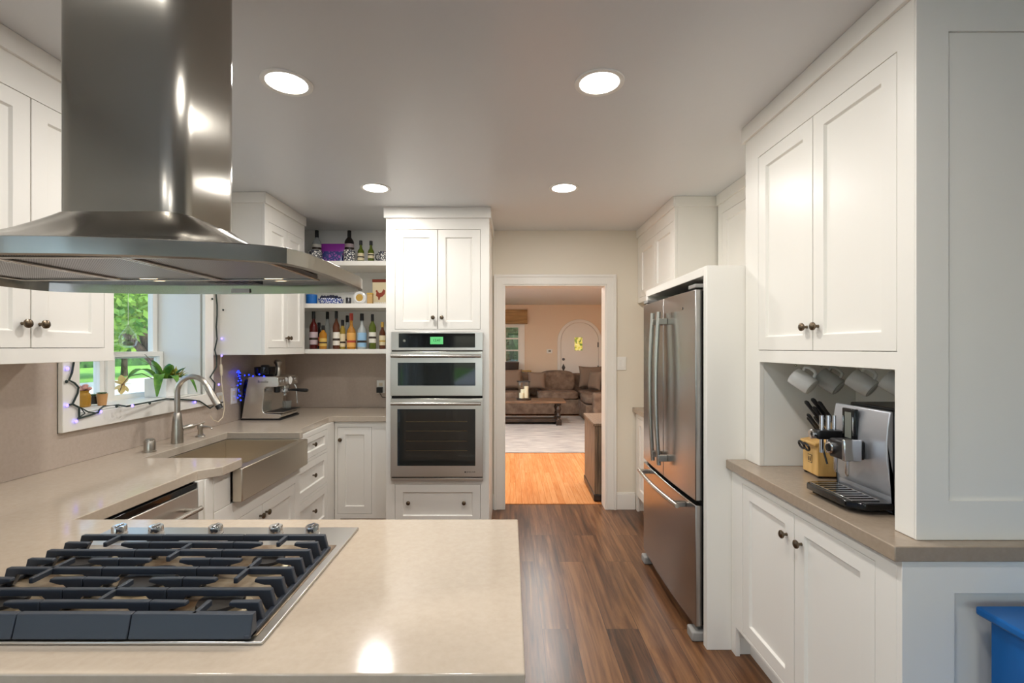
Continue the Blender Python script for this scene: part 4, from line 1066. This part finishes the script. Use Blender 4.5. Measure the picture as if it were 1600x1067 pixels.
# ================================================================== SHELF ITEMS
for nm, c, tr_v in (('glass_red', (92, 22, 18), .25), ('glass_dark', (26, 20, 18), .0), ('glass_amber', (206, 140, 44), .35), ('glass_green', (96, 110, 36), .25), ('glass_pale', (214, 222, 222), .5), ('glass_brown', (96, 52, 30), .2), ('glass_gold', (176, 150, 60), .3)):
    mat(nm, c, .08, trans=tr_v)
for nm, c in (('paper_white', (232, 228, 216)), ('paper_cream', (222, 208, 172)), ('paper_orange', (226, 170, 90)), ('paper_blue', (150, 190, 222)), ('paper_gold', (206, 170, 86)), ('paper_pinkish', (200, 180, 184)), ('foil_red', (176, 64, 48)), ('foil_black', (26, 26, 28)), ('foil_gold', (190, 152, 70)), ('blue_glaze', (30, 104, 180)), ('rooster_red', (146, 62, 40)), ('tan_card', (196, 160, 104)), ('berry_dark', (34, 36, 60))):
    mat(nm, c, .5)
def bottle(label, px, pytop, wpx, Y, z0, glass, paper, cap, body=.58, shoulder=.16, square=False, lab=(.12, .45), group=None):
    s = Y/F; X = (px-CX)*s; ht = H-(pytop-CY)*s-z0; r = wpx*s/2
    t = thing('bottle', label, 'bottle', (X, Y, z0+.0008), group=group)
    hb, hs = ht*body, ht*(body+shoulder); rn = max(.0105, r*.34)
    bm = B(); lathe(bm, [(r*.9, 0), (r, .004), (r, hb), (r*.86, hb+(hs-hb)*.35), (rn*1.25, hs-.004), (rn, hs+.01), (rn, ht*.90), (rn*.9, ht*.90+.001), (.001, ht*.90+.001)], seg=22)
    obj('glass', bm, glass, t)
    if paper:
        bm = B(); lathe(bm, [(r+.0005, ht*lab[0]), (r+.0009, ht*lab[0]+.001), (r+.0009, ht*lab[1]), (r+.0005, ht*lab[1])], seg=24, close=False)
        bb = obj('paper_label', bm, paper, t)
        bm = B(); lathe(bm, [(r+.0010, ht*(lab[0]+.12)), (r+.0014, ht*(lab[0]+.125)), (r+.0014, ht*(lab[0]+.18)), (r+.0010, ht*(lab[0]+.18))], seg=24, close=False); obj('label_band', bm, cap if cap != 'foil_black' else 'dark_wood', bb)
    bm = B(); lathe(bm, [(rn*1.18, ht*.80), (rn*1.25, ht*.81), (rn*1.2, ht-.002), (rn*1.0, ht), (.001, ht)], seg=18); obj('cap', bm, cap, t)
Z1, Z2, Z3 = 1.437, 1.809, 2.155
G = 'bottles on the lowest open shelf'
bottle('dark red whisky bottle at the left end of the lowest open shelf', 490, 486.5, 12.5, 3.98, Z1, 'glass_red', 'paper_pinkish', 'foil_black', group=G)
bottle('short dark bottle half hidden behind the amber bottle on the lowest shelf', 498.5, 504, 8, 4.10, Z1, 'glass_dark', 'foil_red', 'foil_black', group=G)
bottle('short amber bottle with a gold label in front of a tall clear one', 504.8, 508.5, 11.5, 3.94, Z1, 'glass_amber', 'paper_gold', 'foil_black', body=.62, group=G)
bottle('tall clear bottle with a long black cap on the lowest shelf', 511.5, 487, 8, 4.12, Z1, 'glass_pale', None, 'foil_black', group=G)
bottle('dark bottle with gold shoulder and white label on the lowest shelf', 525.5, 486, 10.5, 3.97, Z1, 'glass_brown', 'paper_white', 'foil_black', lab=(.10, .44), group=G)
bottle('slim bottle with a cream label right of the white-labelled bottle', 535.3, 500, 8.6, 3.99, Z1, 'glass_gold', 'paper_cream', 'foil_black', body=.62, lab=(.08, .52), group=G)
bottle('clear bottle standing back beside the orange-labelled bottle', 542.5, 493, 7, 4.13, Z1, 'glass_pale', 'paper_white', 'foil_black', group=G)
bottle('bottle with an orange label and red neck on the lowest shelf', 549, 489.5, 13.4, 3.97, Z1, 'glass_amber', 'paper_orange', 'foil_red', body=.48, lab=(.06, .45), group=G)
bottle('clear bottle with a pale blue label on the lowest shelf', 565.5, 490, 13.8, 3.97, Z1, 'glass_pale', 'paper_blue', 'foil_black', body=.5, lab=(.06, .46), group=G)
bottle('green wine bottle with a white label on the lowest shelf', 582, 491, 11, 3.97, Z1, 'glass_green', 'paper_white', 'foil_black', body=.62, lab=(.18, .48), group=G)
bottle('brown bottle at the right end of the lowest shelf by the oven tower', 597.5, 503, 9.5, 3.98, Z1, 'glass_brown', 'paper_cream', 'foil_gold', lab=(.14, .5), group=G)
G = 'bottles on the top open shelf'
bottle('clear bottle with a white label behind a patterned tin on the top shelf', 495, 360, 13.5, 4.13, Z3, 'glass_pale', 'paper_white', 'foil_black', body=.62, lab=(.34, .60), group=G)
bottle('dark apothecary bottle behind a patterned canister on the top shelf', 545.8, 360.5, 14.2, 4.13, Z3, 'glass_dark', 'paper_pinkish', 'foil_black', body=.68, shoulder=.14, lab=(.34, .62), group=G)
bottle('small green bottle with a cream label right of the patterned canister', 563.8, 376, 10, 3.95, Z3, 'glass_green', 'paper_cream', 'foil_black', body=.5, lab=(.10, .42), group=G)
bottle('small green bottle beside the patterned mug on the top shelf', 579.7, 376.5, 9.6, 3.95, Z3, 'glass_green', 'paper_cream', 'foil_black', body=.5, lab=(.20, .42), group=G)
def shelf_obj(name, label, cat, px, Y, z, builder):
    t = thing(name, label, cat, ((px-CX)*Y/F, Y, z+.0008)); builder(t); return t
def tin(r, h, m):
    def f(t):
        bm = B(); lathe(bm, [(r*.97, 0), (r, .003), (r, h*.78), (r*.98, h*.79)], seg=26); obj('body', bm, m, t)
        bm = B(); lathe(bm, [(r*1.01, h*.795), (r*1.01, h-.004), (r*.95, h), (.001, h)], seg=26); obj('lid', bm, m, t)
    return f
shelf_obj('patterned_tin', 'black and white patterned tin at the left end of the top shelf', 'tin', 493, 3.93, Z3, tin(.053, .098, 'delft_black'))
shelf_obj('patterned_canister', 'black and white patterned canister between the purple bag and a green bottle', 'canister', 546, 3.93, Z3, tin(.046, .100, 'delft_black'))
def mugf(t):
    bm = B(); lathe(bm, [(.030, 0), (.036, .004), (.037, .088), (.035, .089), (.033, .010), (.001, .008)], seg=26); obj('cup', bm, 'delft_black', t)
    bm = B(); tube(bm, [(-.036, 0, .07), (-.056, 0, .066), (-.060, 0, .04), (-.050, 0, .022), (-.036, 0, .02)], .005, 8); obj('handle', bm, 'foil_black', t)
shelf_obj('patterned_mug', 'black and white patterned mug at the right end of the top shelf', 'mug', 598, 3.93, Z3, mugf)
def bag(t):
    bm = B(); n = 10; hw, h = .098, .165
    fr_, bk = [], []
    for j in range(n+1):
        q = j/n; z = h*q; d = .032*(1-q)**.6+.002
        fr_.append([bm.verts.new((hw*(1-.03*math.sin(PI*q))*(2*i/8-1), -d*(1-(2*i/8-1)**4*.7), z)) for i in range(9)])
        bk.append([bm.verts.new((hw*(1-.03*math.sin(PI*q))*(2*i/8-1), d*(1-(2*i/8-1)**4*.7)+.001, z)) for i in range(9)])
    for j in range(n):
        for i in range(8):
            a = bm.faces.new((fr_[j][i], fr_[j][i+1], fr_[j+1][i+1], fr_[j+1][i])); a.material_index = 0 if j > 5 else 1
            bm.faces.new((bk[j][i+1], bk[j][i], bk[j+1][i], bk[j+1][i+1]))
        bm.faces.new((bk[j][0], fr_[j][0], fr_[j+1][0], bk[j+1][0])); bm.faces.new((fr_[j][8], bk[j][8], bk[j+1][8], fr_[j+1][8]))
    bm.faces.new(fr_[n]+bk[n][::-1]); bm.faces.new(fr_[0][::-1]+bk[0])
    obj('pouch', bm, ['bag_purple', 'bag_pattern'], t, smooth=60)
shelf_obj('snack_bag', 'purple patterned pouch standing on the top shelf', 'bag', 520.5, 3.975, Z3, bag)
shelf_obj('blue_jar', 'small bright blue jar at the left end of the middle open shelf', 'jar', 487, 3.94, Z2, tin(.044, .080, 'blue_glaze'))
def dish(t):
    bm = B(); lathe(bm, [(.080, 0), (.092, .006), (.104, .046), (.100, .046), (.088, .010), (.001, .008)], seg=32); obj('bowl', bm, 'delft_blue', t)
    bm = B(); rnd = random.Random(5)
    for k in range(40):
        a = k*2.4; r = .012*math.sqrt(k)*1.08; ball(bm, (r*math.cos(a), r*math.sin(a), .046+.014*rnd.random()+.012*(1-r/.08)), .013, seg=8)
    tag(obj('dark_filling', bm, 'berry_dark', t), kind='stuff')
shelf_obj('patterned_dish', 'blue and white bowl heaped with dark pieces on the middle shelf', 'bowl', 517.5, 3.97, Z2, dish)
shelf_obj('small_jar', 'tiny dark jar right of the blue and white bowl', 'jar', 544.5, 3.94, Z2, tin(.022, .055, 'steel_dark'))
def dplate(t):
    bm = B(); fs = lathe(bm, [(.052, 0), (.053, .004), (.040, .010), (.036, .007), (.001, .006)], (0, 0, .056), 36, axis='y')
    for v in bm.verts: v.co.y = -v.co.y
    bmesh.ops.recalc_face_normals(bm, faces=bm.faces[:]); pl = obj('dish', bm, 'mug_white', t)
    bm = B(); lathe(bm, [(.030, -.0068), (.029, -.0080), (.022, -.0084), (.014, -.0078), (.001, -.0078)], (0, 0, .056), 30, axis='y'); obj('gilt_center', bm, 'foil_gold', pl)
    bm = B(); box(bm, -.03, .03, .0005, .03, 0, .006); box(bm, -.03, .03, -.016, 0.0, 0, .002); obj('stand', bm, 'dark_wood', t)
shelf_obj('display_plate', 'small round white display plate with gilt center on the middle shelf', 'plate', 562, 3.95, Z2, dplate)
shelf_obj('tan_box', 'small tan box beside the rooster plaque on the middle shelf', 'box', 578.5, 3.98, Z2, lambda t: (bx('carton', 'tan_card', (-.022, .022, -.02, .02, 0, .085), t, .002), bx('lid', 'paper_gold', (-.023, .023, -.021, .021, .0855, .098), t, .002)))
def rooster(t):
    bx('board', 'paper_cream', (-.085, .035, 0, .014, 0, .20), t, .002)
    bx('top_band', 'rooster_red', (-.087, .037, -.003, .015, .2005, .226), t, .002)
    bm = B(); pr = [(-.055, .085), (-.050, .112), (-.058, .125), (-.046, .135), (-.038, .120), (-.025, .105), (-.005, .112), (.010, .140), (.026, .128), (.020, .098), (.002, .080), (-.020, .070), (-.024, .05), (-.034, .05), (-.036, .072)]
    prism_axis(bm, pr, -.004, -.0005, 'y'); obj('rooster_relief', bm, 'rooster_red', t)
    for k in range(6): bx('border_square', 'paper_white', (-.080+k*.019, -.066+k*.019, -.0035, -.0005, .012, .030), t)
shelf_obj('rooster_plaque', 'cream wooden plaque with a red-brown rooster on the middle shelf', 'plaque', 597.5, 4.06, Z2, rooster)

# ================================================================== LIVING ROOM
bm = B(); box(bm, -1.95, 2.35, 6.50, 9.98, .0005, .014)
tag(obj('area_rug', bm, 'rug_pile', bevel=.004), 'pale grey distressed area rug on the golden living room floor', 'rug')
t = thing('sectional_sofa', 'brown fabric sectional sofa at the far end of the living room', 'sofa', (0, 0, 0))
bm = B(); box(bm, -2.0, 2.45, 10.06, 11.0, .03, .34); box(bm, 1.45, 2.45, 9.06, 10.0595, .03, .34); obj('base', bm, 'sofa_fabric', t, bevel=.02, seg=3)
bm = B(); box(bm, -2.0, 2.45, 10.80, 11.02, .345, .86); box(bm, 2.25, 2.45, 9.06, 10.799, .345, .80); obj('back_frame', bm, 'sofa_fabric', t, bevel=.04, seg=3)
bm = B(); box(bm, 1.56, 2.45, 8.86, 9.055, .03, .60); obj('arm', bm, 'sofa_fabric', t, bevel=.05, seg=4)
for x, w in ((-1.42, .52), (-.20, .62), (1.03, .44)):
    bm = B(); cushion(bm, (x, 10.40, .425), (w, .37, .085), 6); obj('seat_cushion', bm, 'sofa_fabric', t, smooth=70)
bm = B(); cushion(bm, (1.86, 9.58, .425), (.40, .47, .085), 6); obj('seat_cushion', bm, 'sofa_fabric', t, smooth=70)
bm = B(); cushion(bm, (1.96, 10.45, .425), (.44, .36, .085), 6); obj('seat_cushion', bm, 'sofa_fabric', t, smooth=70)
for x, w in ((-1.45, .52), (-.30, .58), (1.05, .40)):
    bm = B(); cushion(bm, (x, 10.66, .70), (w, .13, .215), 4.5); obj('back_cushion', bm, 'sofa_fabric', t, smooth=70)
bm = B(); cushion(bm, (2.14, 9.6, .68), (.11, .46, .19), 4.5); obj('back_cushion', bm, 'sofa_fabric', t, smooth=70)
def pillow(label, c, s, rx, rz):
    bm = B(); n = 14; F_ = []
    for sg in (-1, 1):
        g = []
        for a in range(n+1):
            row = []
            for b in range(n+1):
                u, v = 2*a/n-1, 2*b/n-1; w = ((1-u**4)*(1-v**4))**.55
                row.append(bm.verts.new((s[0]*u*(1-.09*(1-v*v)), sg*(s[1]*w+.004), s[2]*v*(1-.09*(1-u*u)))))
            g.append(row)
        for a in range(n):
            for b in range(n):
                q = (g[a][b], g[a+1][b], g[a+1][b+1], g[a][b+1]); bm.faces.new(q if sg < 0 else q[::-1])
        F_.append(g)
    ed = [(a, 0) for a in range(n)]+[(n, b) for b in range(n)]+[(a, n) for a in range(n, 0, -1)]+[(0, b) for b in range(n, 0, -1)]
    for k in range(len(ed)):
        p_, q_ = ed[k], ed[(k+1) % len(ed)]; bm.faces.new((F_[1][p_[0]][p_[1]], F_[1][q_[0]][q_[1]], F_[0][q_[0]][q_[1]], F_[0][p_[0]][p_[1]]))
    o = obj('throw_pillow', bm, 'pillow_taupe', loc=c, rot=(rx, 0, rz), smooth=80); tag(o, label, 'pillow', 'throw pillows on the brown sofa')
pillow('taupe throw pillow leaning behind the candle lantern on the sofa', (.02, 10.36, .765), (.25, .08, .215), -.2, .1)
pillow('taupe throw pillow beside the large back cushion on the sofa', (.58, 10.34, .735), (.20, .075, .19), -.2, -.1)
pillow('large taupe throw pillow standing in the corner of the sofa', (1.80, 10.55, .80), (.27, .08, .24), -.2, -.15)
pillow('taupe throw pillow against the right arm side of the sofa', (1.79, 9.96, .76), (.20, .075, .20), -.15, -1.1)
t = thing('coffee_table', 'dark wood trestle coffee table on the rug', 'coffee table', (0, 0, .0148))
bx('tabletop', 'top_wood', (-1.30, 1.03, 8.72, 9.26, .405, .448), t, .006)
for x in (.90, -1.15):
    bm = B()
    for y in (8.80, 9.18): lathe(bm, [(.045, .095), (.030, .12), (.048, .17), (.026, .22), (.052, .29), (.030, .35), (.05, .375), (.05, .404)], (x, y, 0), 16)
    box(bm, x-.05, x+.05, 8.72, 9.26, 0, .095); obj('leg', bm, 'dark_wood', t, bevel=.006)
bx('stretcher', 'dark_wood', (-1.099, .849, 8.83, 9.15, .045, .094), t, .004)
t = thing('candle_lantern', 'glass hurricane lantern with white candles on the coffee table', 'lantern', (.26, 8.98, .4632))
bm = B(); lathe(bm, [(.135, 0), (.135, .025), (.125, .032), (.001, .032)], seg=28); obj('base', bm, 'dark_wood', t)
bm = B(); lathe(bm, [(.122, .033), (.122, .34), (.118, .34), (.118, .036)], seg=28, close=False); obj('glass', bm, 'window_glass', t)
bm = B(); lathe(bm, [(.1225, .335), (.127, .337), (.127, .352), (.117, .352), (.117, .3405)], seg=28, close=False); obj('rim', bm, 'steel_dark', t)
for x, y, h_ in ((.045, .0, .255), (-.045, -.03, .13), (-.02, .055, .19)):
    bm = B(); lathe(bm, [(.042, .0325), (.042, h_), (.036, h_-.004), (.001, h_-.006)], (x, y, 0), 18); c = obj('candle', bm, 'candle_wax', t)
    bm = B(); cyl(bm, (x, y, h_-.006), (x, y, h_+.012), .0018, seg=6); obj('wick', bm, 'black_plastic', c)
t = thing('console_cabinet', 'weathered wood side cabinet just past the doorway', 'cabinet', (.795, 4.455, 0), -.02)
bx('top', 'weathered_wood', (-.012, .50, -.015, .70, .712, .738), t, .004)
bx('side_panel', 'weathered_wood', (0, .03, 0, .68, .07, .7115), t, .003)
bm = B(); plate(bm, [.0305, .48], [.07, .711], [(.065, .45, .12, .675)], 0, .025); obj('front_frame', bm, 'weathered_wood', t, bevel=.002)
bx('front_glass', 'black_gloss', (.0655, .4495, .008, .016, .1205, .6745), t)
bx('carcass', 'dark_wood', (.031, .48, .026, .68, .07, .711), t)
bx('plinth', 'dark_wood', (-.008, .49, -.010, .69, .012, .0695), t, .004)
for x in (.02, .46):
    for y in (.02, .65):
        bm = B(); lathe(bm, [(.020, 0), (.024, .006), (.020, .0118)], (x, y, 0), 14); obj('foot', bm, 'dark_wood', t)
# arched front door
DYF = YE-.002
def arch(w, z0, zs, n=24, c=1.70):
    return [(c-w, z0)]+[(c-w*math.cos(PI*k/n), zs+w*math.sin(PI*k/n)) for k in range(n+1)]+[(c+w, z0)]
bm = B(); po, pi = arch(.54, 0, 1.60), arch(.465, 0, 1.60)
vo = [[bm.verts.new((x, y, z)) for x, z in pp] for pp, y in ((po, DYF-.04), (pi, DYF-.04), (pi, DYF), (po, DYF))]
for a in range(4):
    for k in range(len(po)-1): bm.faces.new((vo[a][k], vo[a][k+1], vo[(a+1) % 4][k+1], vo[(a+1) % 4][k]))
bmesh.ops.recalc_face_normals(bm, faces=bm.faces[:])
fd = struct('door_1', bm, 'trim_white', 'white arched front door with a small stained glass pane', 'door', bevel=.004)
bm = B(); prism_axis(bm, arch(.460, .006, 1.60), DYF-.022, DYF-.001, 'y'); tag(obj('door_slab', bm, 'trim_white', fd, bevel=.004), kind='structure')
bm = B(); plate(bm, [1.555, 1.785], [1.36, 1.72], [(1.575, 1.765, 1.38, 1.70)], DYF-.032, DYF-.0225); tag(obj('pane_frame', bm, 'trim_white', fd), kind='structure')
bx('pane', 'stained_glass', (1.575, 1.765, DYF-.027, DYF-.0226, 1.38, 1.70), fd)['kind'] = 'structure'
bm = B(); lathe(bm, [(.035, -.0225), (.033, -.032), (.001, -.036)], (1.305, DYF, 1.165), 16, axis='y'); tag(obj('deadbolt', bm, 'steel_dark', fd), kind='structure')
bm = B(); prism_axis(bm, [(1.305, .86), (1.35, .96), (1.305, 1.06), (1.26, .96)], DYF-.028, DYF-.0225, 'y'); lathe(bm, [(.02, -.0282), (.03, -.055), (.02, -.068), (.001, -.07)], (1.305, DYF, .965), 14, axis='y'); tag(obj('door_handle', bm, 'steel_dark', fd), kind='structure')
for z in (1.52, .95): bx('hinge', 'steel_dark', (2.135, 2.165, DYF-.030, DYF-.0225, z-.06, z+.06), fd)['kind'] = 'structure'
t = thing('roman_shade', 'folded woven bamboo roman shade over the far living room window', 'blind', (0, 0, 0))
for z0, z1, d in ((2.24, 2.375, .05), (2.03, 2.1, .085), (2.101, 2.239, .075)):
    bx('fold', 'bamboo', (-1.32, .42, YE-.022-d, YE-.022, z0, z1), t, .006)
t = thing('wall_thermostat', 'small white thermostat on the peach wall left of the arched door', 'thermostat', (.967, YE, 1.36))
bx('housing', 'white_plastic', (-.07, .07, -.022, -.0005, -.05, .05), t, .004); bx('screen', 'display_grey', (-.03, .03, -.0235, -.0222, -.015, .025), t)
t = thing('gold_console', 'slim gold metal console table behind the sofa under the window', 'table', (0, 0, 0))
bx('tabletop', 'foil_gold', (-.95, .50, 11.13, 11.44, .885, .905), t, .003)
for x in (-.93, .48):
    for y in (11.145, 11.425):
        bm = B(); cyl(bm, (x, y, 0), (x, y, .8845), .011, seg=10); obj('leg', bm, 'foil_gold', t)
bm = B(); lathe(bm, [(.17, 0), (.20, .02), (.215, .20), (.20, .20), (.18, .02), (.001, .01)], seg=26)
for v in bm.verts: v.co.y *= .62
tag(obj('woven_basket', bm, 'basket_dark', loc=(.0, 11.285, .9058)), 'dark woven basket on the gold console under the window', 'basket')

# ================================================================== OUTDOORS
GZ = -.18
bm = B(); box(bm, -60, XL-.31, -30, 60, GZ-.2, GZ); box(bm, XL-.31, 60, YE+.25, 60, GZ-.2, GZ)
struct('lawn', bm, 'grass', 'sunlit green lawn outside the windows', 'lawn', smooth=0)
bm = B(); box(bm, -19.5, XL-.62, -12, 30, GZ+.001, GZ+.02); box(bm, XL-.61, 40, -40, YF-.25, GZ+.001, GZ+.02); struct('driveway', bm, 'concrete', 'pale concrete driveway outside the kitchen window', 'driveway', smooth=0)  # second slab: unseen patio, added to keep green bounce light out
def leafmass(bm, c, s, n, size, rnd, shell=.55):
    for _ in range(n):
        while True:
            v = Vector((rnd.uniform(-1, 1), rnd.uniform(-1, 1), rnd.uniform(-1, 1)))
            if shell < v.length < 1: break
        p = Vector((c[0]+v.x*s[0], c[1]+v.y*s[1], c[2]+v.z*s[2]))
        a = Vector((rnd.gauss(0, 1), rnd.gauss(0, 1), rnd.gauss(0, 1))).normalized(); b = a.orthogonal().normalized()
        z = size*(.6+.8*rnd.random())
        q = [p-a*z, p+b*z*.5, p+a*z, p-b*z*.5]
        bm.faces.new([bm.verts.new(x) for x in q])
def hedge(label, x0, x1, y0, y1, h, seed):
    rnd = random.Random(seed); t = thing('hedge', label, 'hedge', ((x0+x1)/2, (y0+y1)/2, GZ+.001)); a, b = (x1-x0)/2, (y1-y0)/2
    bx('core', 'hedge_leaf', (-a*.8, a*.8, -b*.97, b*.97, 0, h*.9), t)
    bm = B()
    for _ in range(5200):
        p = Vector((rnd.uniform(-a, a), rnd.uniform(-b, b), h*rnd.random()**.7)); k = rnd.randrange(3)
        if k == 0: p.x = a*rnd.choice((-1, 1))*rnd.uniform(.86, 1.05)
        elif k == 1: p.y = b*rnd.choice((-1, 1))*rnd.uniform(.97, 1.01)
        else: p.z = h*rnd.uniform(.88, 1.06)
        u = Vector((rnd.gauss(0, 1), rnd.gauss(0, 1), rnd.gauss(0, 1))).normalized(); w = u.orthogonal().normalized(); z = .05+.018*h*rnd.random()*3
        bm.faces.new([bm.verts.new(q) for q in (p-u*z, p+w*z*.6, p+u*z, p-w*z*.6)])
    tag(obj('leaves', bm, 'hedge_leaf', t, smooth=0), kind='stuff')
hedge('tall dark hedge far behind the lawn outside the kitchen window', -36, -33.5, 12, 58, 3.2, 1)
hedge('green bushes outside the far living room window', -2.6, 1.6, 13.4, 14.6, 2.6, 2)
def tree(label, base, h, crown, n, seed, size=.09, branches=(), lean=0.):
    rnd = random.Random(seed); t = thing('tree', label, 'tree', (base[0], base[1], GZ+.001))
    bm = B(); tube(bm, [(0, 0, 0), (-.15*lean, .02, h*.2), (-.62*lean, .0, h*.55), (-1.0*lean, .0, h*.85), (-1.25*lean, .1, h*1.05)], [.17, .14, .12, .10, .07], 12)
    for b in branches: tube(bm, b, [.085, .075, .06, .035], 10)
    obj('trunk', bm, 'bark', t)
    bm = B()
    for c, s, k in crown: leafmass(bm, c, s, int(n*k), size, rnd, .35)
    tag(obj('foliage', bm, 'tree_leaf', t, smooth=0), kind='stuff')
tree('leafy tree with a leaning trunk outside the kitchen window', (-7.75, 10.9), 3.3,
     [((-.8, -.2, 3.0), (2.2, 2.2, 1.15), 1.0), ((.2, -1.4, 2.9), (1.2, 1.2, 1.0), .45), ((-1.8, 1.2, 2.5), (1.4, 1.4, .9), .4)], 5200, 4, .075,
     branches=[[(-.28, 0, 1.1), (-.9, -.3, 2.0), (-1.5, -.6, 2.6), (-2.0, -.9, 3.2)], [(-.5, 0, 1.5), (.2, -.2, 2.2), (.5, -.5, 2.8), (.8, -.8, 3.3)]], lean=1.0)
tree('round bushy tree at the far edge of the lawn', (-22, 27), 4.5, [((0, 0, 4.2), (4.2, 4.2, 3.2), 1.0)], 5000, 9, .22)
tree('round bushy tree behind the leaning tree outside', (-17, 20), 4.5, [((0, 0, 4.6), (3.6, 3.6, 2.9), 1.0)], 5000, 10, .2)
